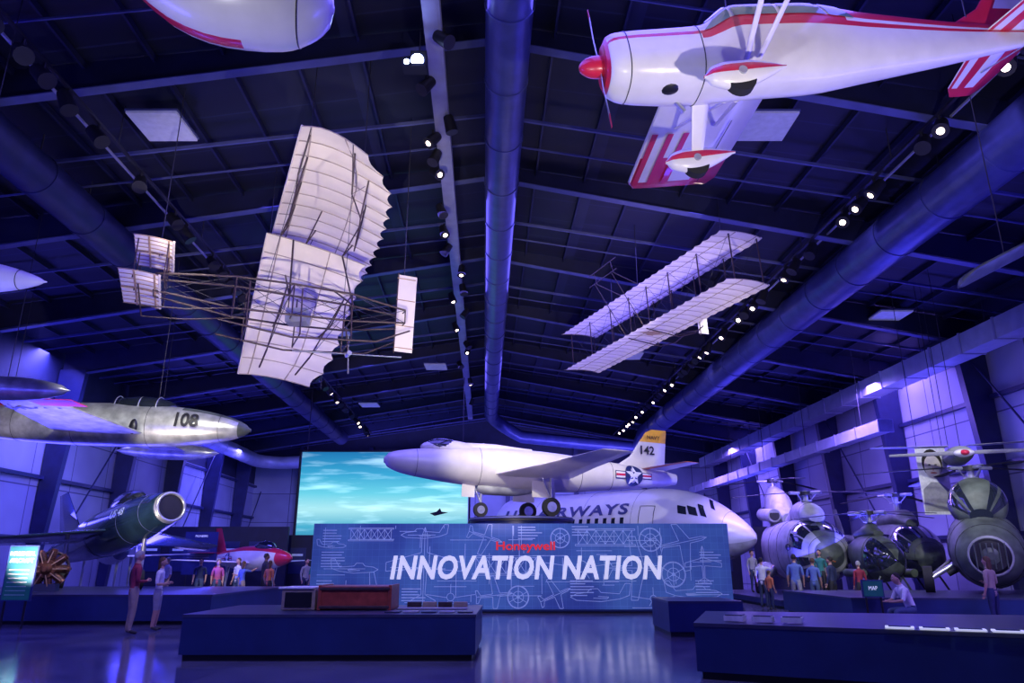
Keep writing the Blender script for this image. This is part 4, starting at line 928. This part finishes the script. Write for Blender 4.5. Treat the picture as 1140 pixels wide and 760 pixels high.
# ------------------------------------------------------------------ people
def person(loc,face=0,H=1.75,shirt='c_grey',pants='c_denim',hair='hair_dark',skin='skin',long=False,sleeve=False,shorts=False,pose=None,bag=False,fem=False):
    J={'pel':(0,0,.95),'waist':(0,0,1.08),'chest':(0,0,1.3),'nb':(0,.0,1.46),'neck':(0,-.01,1.54),'head':(0,-.015,1.64)}
    sw=.19 if not fem else .17
    for s_,n_ in((1,'L'),(-1,'R')):
        J.update({'sh'+n_:(s_*sw,0,1.41),'el'+n_:(s_*(sw+.05),.02,1.13),'wr'+n_:(s_*(sw+.05),-.06,.89),'ha'+n_:(s_*(sw+.045),-.09,.82),
          'hip'+n_:(s_*.09,0,.9),'kn'+n_:(s_*.1,-.02,.5),'an'+n_:(s_*.11,.02,.09),'to'+n_:(s_*.13,-.15,.045)})
    if pose: J.update(pose)
    Rr=dict(pel=.135,waist=.12 if not fem else .1,chest=.15 if not fem else .13,nb=.075,neck=.052,head=.05)
    for n_ in'LR': Rr.update({'sh'+n_:.062,'el'+n_:.043,'wr'+n_:.028,'ha'+n_:.034,'hip'+n_:.1,'kn'+n_:.062,'an'+n_:.042,'to'+n_:.038})
    E=[('pel','waist','T'),('waist','chest','T'),('chest','nb','T'),('nb','neck','K'),('neck','head','K')]
    for n_ in'LR': E+=[('chest','sh'+n_,'T'),('sh'+n_,'el'+n_,'U'),('el'+n_,'wr'+n_,'F'),('wr'+n_,'ha'+n_,'H'),('pel','hip'+n_,'P'),('hip'+n_,'kn'+n_,'P'),('kn'+n_,'an'+n_,'C'),('an'+n_,'to'+n_,'S')]
    names=list(J);me=bpy.data.meshes.new('sk');me.from_pydata([J[k_] for k_ in names],[(names.index(a_),names.index(b_)) for a_,b_,_ in E],[])
    o=bpy.data.objects.new('sk',me);COL.objects.link(o);o.modifiers.new('s','SKIN')
    for i,k_ in enumerate(names):
        q=Rr[k_];sv=me.skin_vertices[0].data[i];sv.radius=(q,q)
        if k_ in('chest','waist','pel'): sv.radius=(q*1.12,q*.8)
        sv.use_root=(k_=='pel')
    ss_=o.modifiers.new('u','SUBSURF');ss_.levels=2
    dg=bpy.context.evaluated_depsgraph_get();oe=o.evaluated_get(dg);m2=oe.to_mesh()
    vs=[v.co.copy() for v in m2.vertices];fs=[tuple(p_.vertices) for p_ in m2.polygons];cs=[p_.center.copy() for p_ in m2.polygons]
    oe.to_mesh_clear();bpy.data.objects.remove(o);bpy.data.meshes.remove(me)
    mm={'T':shirt,'K':skin,'U':shirt,'F':shirt if sleeve else skin,'H':skin,'P':pants,'C':skin if shorts else pants,'S':'shoe'}
    def near(c_):
        best=(9,'T')
        for a_,b_,l_ in E:
            A_=V(J[a_]);D=V(J[b_])-A_;t_=max(0,min(1,(c_-A_).dot(D)/D.length_squared));d_=(c_-A_-D*t_).length-(Rr[a_]*(1-t_)+Rr[b_]*t_)*.9
            if d_<best[0]: best=(d_,l_)
        return mm[best[1]]
    p=MB();p.M=Matrix.Translation(loc)@Matrix.Rotation(face,4,'Z')@Matrix.Scale(H/1.75,4)
    p.add(vs,fs,[near(c_) for c_ in cs],True)
    hc=V(J['head'])+V((0,-.01,.01))
    def hf(q):
        x,y,z=q
        if z<-.2: x*=1-.28*(-z-.2); y*=1-.1*(-z)
        if y<-.8 and abs(x)<.25 and -.3<z<.15: y-=.16
        return V((x,y,z))
    p.sph(hc,(.075,.095,.118),skin,20,14,fn=hf)
    for q in(-.028,.028):
        p.sph(hc+V((q,-.085,.012)),(.013,.01,.008),'c_white',8,6);p.sph(hc+V((q,-.094,.012)),.006,'eye',6,4);p.box(hc+V((q,-.089,.032)),(.03,.01,.006),hair)
    p.sph(hc+V((0,-.088,-.052)),(.024,.01,.007),'lip',8,6)
    for q in(-1,1): p.sph(hc+V((q*.076,.01,0)),(.012,.022,.03),skin,8,6)
    p.sph(hc+V((0,.018,.028)),(.084,.098,.108),hair,18,12,fn=lambda q:V((q.x,max(q.y,-.75+max(0,.35-q.z)*1.6) if q.z<.6 else q.y,q.z)),zmin=-.6)
    if long: p.sph(hc+V((0,.06,-.09)),(.08,.05,.17),hair,14,10)
    for n_,s_ in(('L',1),('R',-1)):
        w_=V(J['wr'+n_]);h_=V(J['ha'+n_]);d_=(h_-w_).normalized()
        ax=V((0,1,0)) if abs(d_.y)<.8 else V((1,0,0));sdv=d_.cross(ax).cross(d_).normalized()*-1;cu=d_.cross(sdv)*(-s_)
        for i,(o_,ln) in enumerate(((.027,.062),(.009,.07),(-.009,.066),(-.026,.052))):
            a_=h_+sdv*o_+d_*.012;b_=a_+d_*ln*.5+cu*.006;c_=b_+d_*ln*.4+cu*.02
            p.tube(a_,b_,.0095,skin,.0085,n=6);p.tube(b_,c_,.0085,skin,.006,n=6)
        a_=w_+d_*.03+sdv*.025;b_=a_+sdv*.03+d_*.03;p.tube(a_,b_,.012,skin,.009,n=6);p.tube(b_,b_+d_*.03,.009,skin,.007,n=6)
    p.torus(V(J['nb'])+V((0,-.005,.03)),.058,.014,(0,-.15,1),shirt,16,6)
    if bag: p.box((.0,.19,1.2),(.3,.14,.42),'c_black')
    return p.build('person')
holdL=dict(elL=(.24,.0,1.12),wrL=(.14,-.2,1.12),haL=(.09,-.25,1.16))
holdR=dict(elR=(-.24,.0,1.12),wrR=(-.14,-.2,1.12),haR=(-.09,-.25,1.16))
point=dict(elR=(-.26,-.2,1.36),wrR=(-.24,-.43,1.46),haR=(-.235,-.5,1.49))
stride=dict(knL=(.1,-.12,.52),anL=(.11,-.16,.09),toL=(.12,-.33,.05),knR=(-.1,.02,.5),anR=(-.11,.16,.11),toR=(-.12,.02,.045))
def mk(*a_):
    d_={}
    for q in a_: d_.update(q)
    return d_
person((-8.75,17.6,0),pi*.72,1.82,'c_maroon','c_khaki','hair_grey',sleeve=True,pose=holdR)
person((-8.65,18.6,0),pi*.55,1.68,'c_white','c_grey','hair_brown',long=True,fem=True,pose=mk(holdL,holdR),shorts=True)
person((-11.3,29,0),.4,1.66,'c_pink','c_denim','hair_brown',long=True,fem=True)
person((-10.75,29.6,0),-.5,1.72,'c_white','c_denim','hair_brown',long=True,fem=True,pose=holdL)
person((-10.2,28.6,0),2.6,1.6,'c_blue','c_khaki','hair_brown',shorts=True,fem=True,long=True,pose=point)
person((-9.5,29,0),2.2,1.88,'c_black','c_black','hair_dark',skin='skin_dark',sleeve=True)
person((-12.6,30.5,0),.2,1.7,'c_navy','c_denim','hair_dark')
person((-11.8,30.2,0),1.2,1.7,'c_maroon','c_khaki','hair_grey',sleeve=True,pose=stride)
person((-8.6,31.5,0),.9,1.7,'c_grey','c_navy','hair_dark',pose=stride,sleeve=True)
person((-10.0,31.0,0),-.9,1.35,'c_orange','c_denim','hair_brown')
person((-7.9,30.3,0),2.9,1.72,'c_teal','c_khaki','hair_dark',shorts=True)
person((-13.4,29.3,0),-.6,1.74,'c_white','c_khaki','hair_grey',pose=holdR)
person((-9.0,28.0,0),2.7,1.62,'c_orange','c_black','hair_brown',fem=True,long=True)
person((-7.4,28.6,0),-2.2,1.78,'c_grey','c_denim','hair_brown',pose=stride)
person((9.6,25.6,0),pi*.9,1.82,'c_blue','c_grey','hair_dark',shorts=True,pose=stride)
person((11.0,26.0,.0),-pi*.8,1.74,'c_navy','c_black','hair_dark',sleeve=True)
person((10.5,26.3,0),pi*.8,1.7,'c_blue','c_denim','hair_brown',fem=True,pose=holdL)
person((12.0,26.1,0),pi,1.6,'c_maroon','c_black','hair_grey',fem=True,sleeve=True)
person((10.6,33.2,0.3),.3,1.75,'c_grey','c_navy','hair_brown',sleeve=True);person((11.3,27.6,.3),-.6,1.7,'c_teal','c_black','hair_dark',fem=True);person((9.0,32.5,0),1,1.75,'c_maroon','c_black','hair_grey',sleeve=True);person((8.6,31,0),2,1.7,'c_teal','c_denim','hair_dark')
person((9.1,27.5,0),2.4,1.72,'c_white','c_navy','hair_dark',pose=point)
person((8.3,29.3,0),-1.0,1.66,'c_pink','c_denim','hair_brown',fem=True,long=True)
person((8.9,24.0+2.2,0),2.0,1.3,'c_orange','c_navy','hair_brown')
person((14.6,18.3,0),pi*.9,1.66,'c_orange','c_khaki','hair_brown',long=True,fem=True)
person((11.75,18.6,0),-pi*.85,1.7,'c_khaki','c_navy','hair_brown',long=True,fem=True,pose=holdR)
seat=dict(pel=(0,.1,.55),waist=(0,.06,.68),chest=(0,-.04,.9),nb=(0,-.1,1.05),neck=(0,-.13,1.12),head=(0,-.17,1.21))
for s_,n_ in((1,'L'),(-1,'R')):
    seat.update({'sh'+n_:(s_*.19,-.09,1.0),'el'+n_:(s_*.25,-.2,.75),'wr'+n_:(s_*.12,-.4,.72),'ha'+n_:(s_*.07,-.46,.73),'hip'+n_:(s_*.1,.06,.53),'kn'+n_:(s_*.16,-.36,.52),'an'+n_:(s_*.15,-.33,.09),'to'+n_:(s_*.17,-.5,.045)})
person((9.1,17.6,0),-pi*.5,1.75,'c_white','c_denim','hair_dark',pose=seat)
s=MB();s.tube((9.0,17.6,.38),(9.0,17.6,.43),.2,'plinth_top',n=20)
for k_ in range(4):
    t_=pi/4+k_*pi/2;s.tube((9.0+.12*math.cos(t_),17.6+.12*math.sin(t_),.38),(9.0+.2*math.cos(t_),17.6+.2*math.sin(t_),0),.018,'silver',n=6)
s.build('stool')
# ------------------------------------------------------------------ lights
def area(loc,aim,e,col,size,sy=None,spread=pi):
    l_=bpy.data.lights.new('a','AREA');l_.energy=e;l_.color=col;l_.size=size;l_.spread=spread
    if sy:l_.shape='RECTANGLE';l_.size_y=sy
    o=bpy.data.objects.new('area_light',l_);COL.objects.link(o);o.location=loc
    o.rotation_euler=(V(aim)-V(loc)).to_track_quat('-Z','Y').to_euler();return o
def spot(loc,aim,e,col,ang,blend=.6,rad=.12):
    l_=bpy.data.lights.new('s','SPOT');l_.energy=e;l_.color=col;l_.spot_size=math.radians(ang);l_.spot_blend=blend;l_.shadow_soft_size=rad
    o=bpy.data.objects.new('spot_light',l_);COL.objects.link(o);o.location=loc
    o.rotation_euler=(V(aim)-V(loc)).to_track_quat('-Z','Y').to_euler();return o
BL=(.07,.06,1);VI=(.26,.16,1);CW=(.88,.88,1)
for y in(8,24,42): area(B(0,y,12.3),B(0,y,0),1900,(.16,.13,1),14,8)
for sg in(-1,1):
    for y in(10,28,48): area(B(sg*15.5,y,3.2),B(sg*11,y,14),1150,BL,1.5,12)
    for y in(12,32,52): area(B(sg*16.8,y,8.8),B(sg*20,y,3.5),2400 if sg>0 else 1900,VI if sg>0 else (.15,.13,1),.8,14)
area(B(0,55,9),B(0,64,5),2400,(.2,.17,1),24,1)
for y in(13,19,26,35,46): spot(B(10.4,y,11.2),B(12.2,y+1.2,10.8),75,(.35,.3,1),70)
for y in(16,30): spot(B(17,y,8.3),B(18.2,y+1.5,9.4),60,(.3,.3,1),90)
# aircraft lights
spot((5,2.5,1.2),(4.5,9.3,9.2),2500,(1,.88,.9),70)
spot((0,5,3),(3,9.4,9.1),650,CW,60)
spot((-3,8,2.),(-5.2,17.5,8.8),4200,(1,.88,.74),50,rad=.06)
spot((2,14,5),(-4.6,17,9.3),1400,(1,.9,.8),55,rad=.05)
spot((3,12,1.5),(4.7,23.6,9.8),4800,(1,.85,.82),42)
spot((-2,18,10),(.8,28,5),3800,(1,.93,.78),40);spot((4.5,19,11),(2,28,5),2100,(1,.95,.84),40)
spot((-1,22,3.2),(1,28,5),300,(.9,.75,.9),70)
spot((.5,14,10),(.3,24.8,1.4),1400,CW,60)
spot((9,20,11),(6.5,36,4),2400,CW,45);spot((12,24,8),(9.5,34.5,3),600,CW,50)
spot((-9,15,9.5),(-13,24.5,6),3200,(1,.95,.8),50);spot((-12,18,1),(-13,24.5,6),2000,(1,.82,.75),70)
spot((-8,17,9),(-13,24.5,2.5),1700,CW,50);spot((-12,16,6),(-13.3,21.6,1.4),350,(1,.75,.6),25)
spot((10.5,17,10),(13,27,2),2500,(1,1,.95),50);spot((11,14,9),(14,22,2.5),1200,(.95,1,.88),50)
spot((12,17,2),(14.4,23.2,5),400,CW,50)
spot((-2,8,11),(-3,14.3,.8),800,CW,40);spot((5,6,10),(6,10.5,.8),500,CW,50)
spot((-7,14,10),(-9,18,1),650,(1,.85,.8),40);spot((-8,24,10),(-10.5,29.5,1),1000,(1,.85,.8),45)
spot((8,20,10),(10,26,1),800,CW,40);spot((6,14,10),(9.2,17.8,1),500,CW,35)
spot((-4,3,2),(-3,6.9,8.2),700,(.9,.88,1),60);spot((-6,8,2),(-9,12,6.6),500,CW,50)
wd=bpy.data.worlds.new('world');scene.world=wd;wd.use_nodes=True
wd.node_tree.nodes['Background'].inputs[0].default_value=(.08,.06,1,1);wd.node_tree.nodes['Background'].inputs[1].default_value=.05
# ------------------------------------------------------------------ camera
cd=bpy.data.cameras.new('camera');cam=bpy.data.objects.new('camera',cd);COL.objects.link(cam)
cd.sensor_width=36;cd.lens=800/1140*36;cd.clip_end=300
cam.location=(0,0,1.6);cam.rotation_euler=(pi/2+math.atan(245/800),0,0);scene.camera=cam
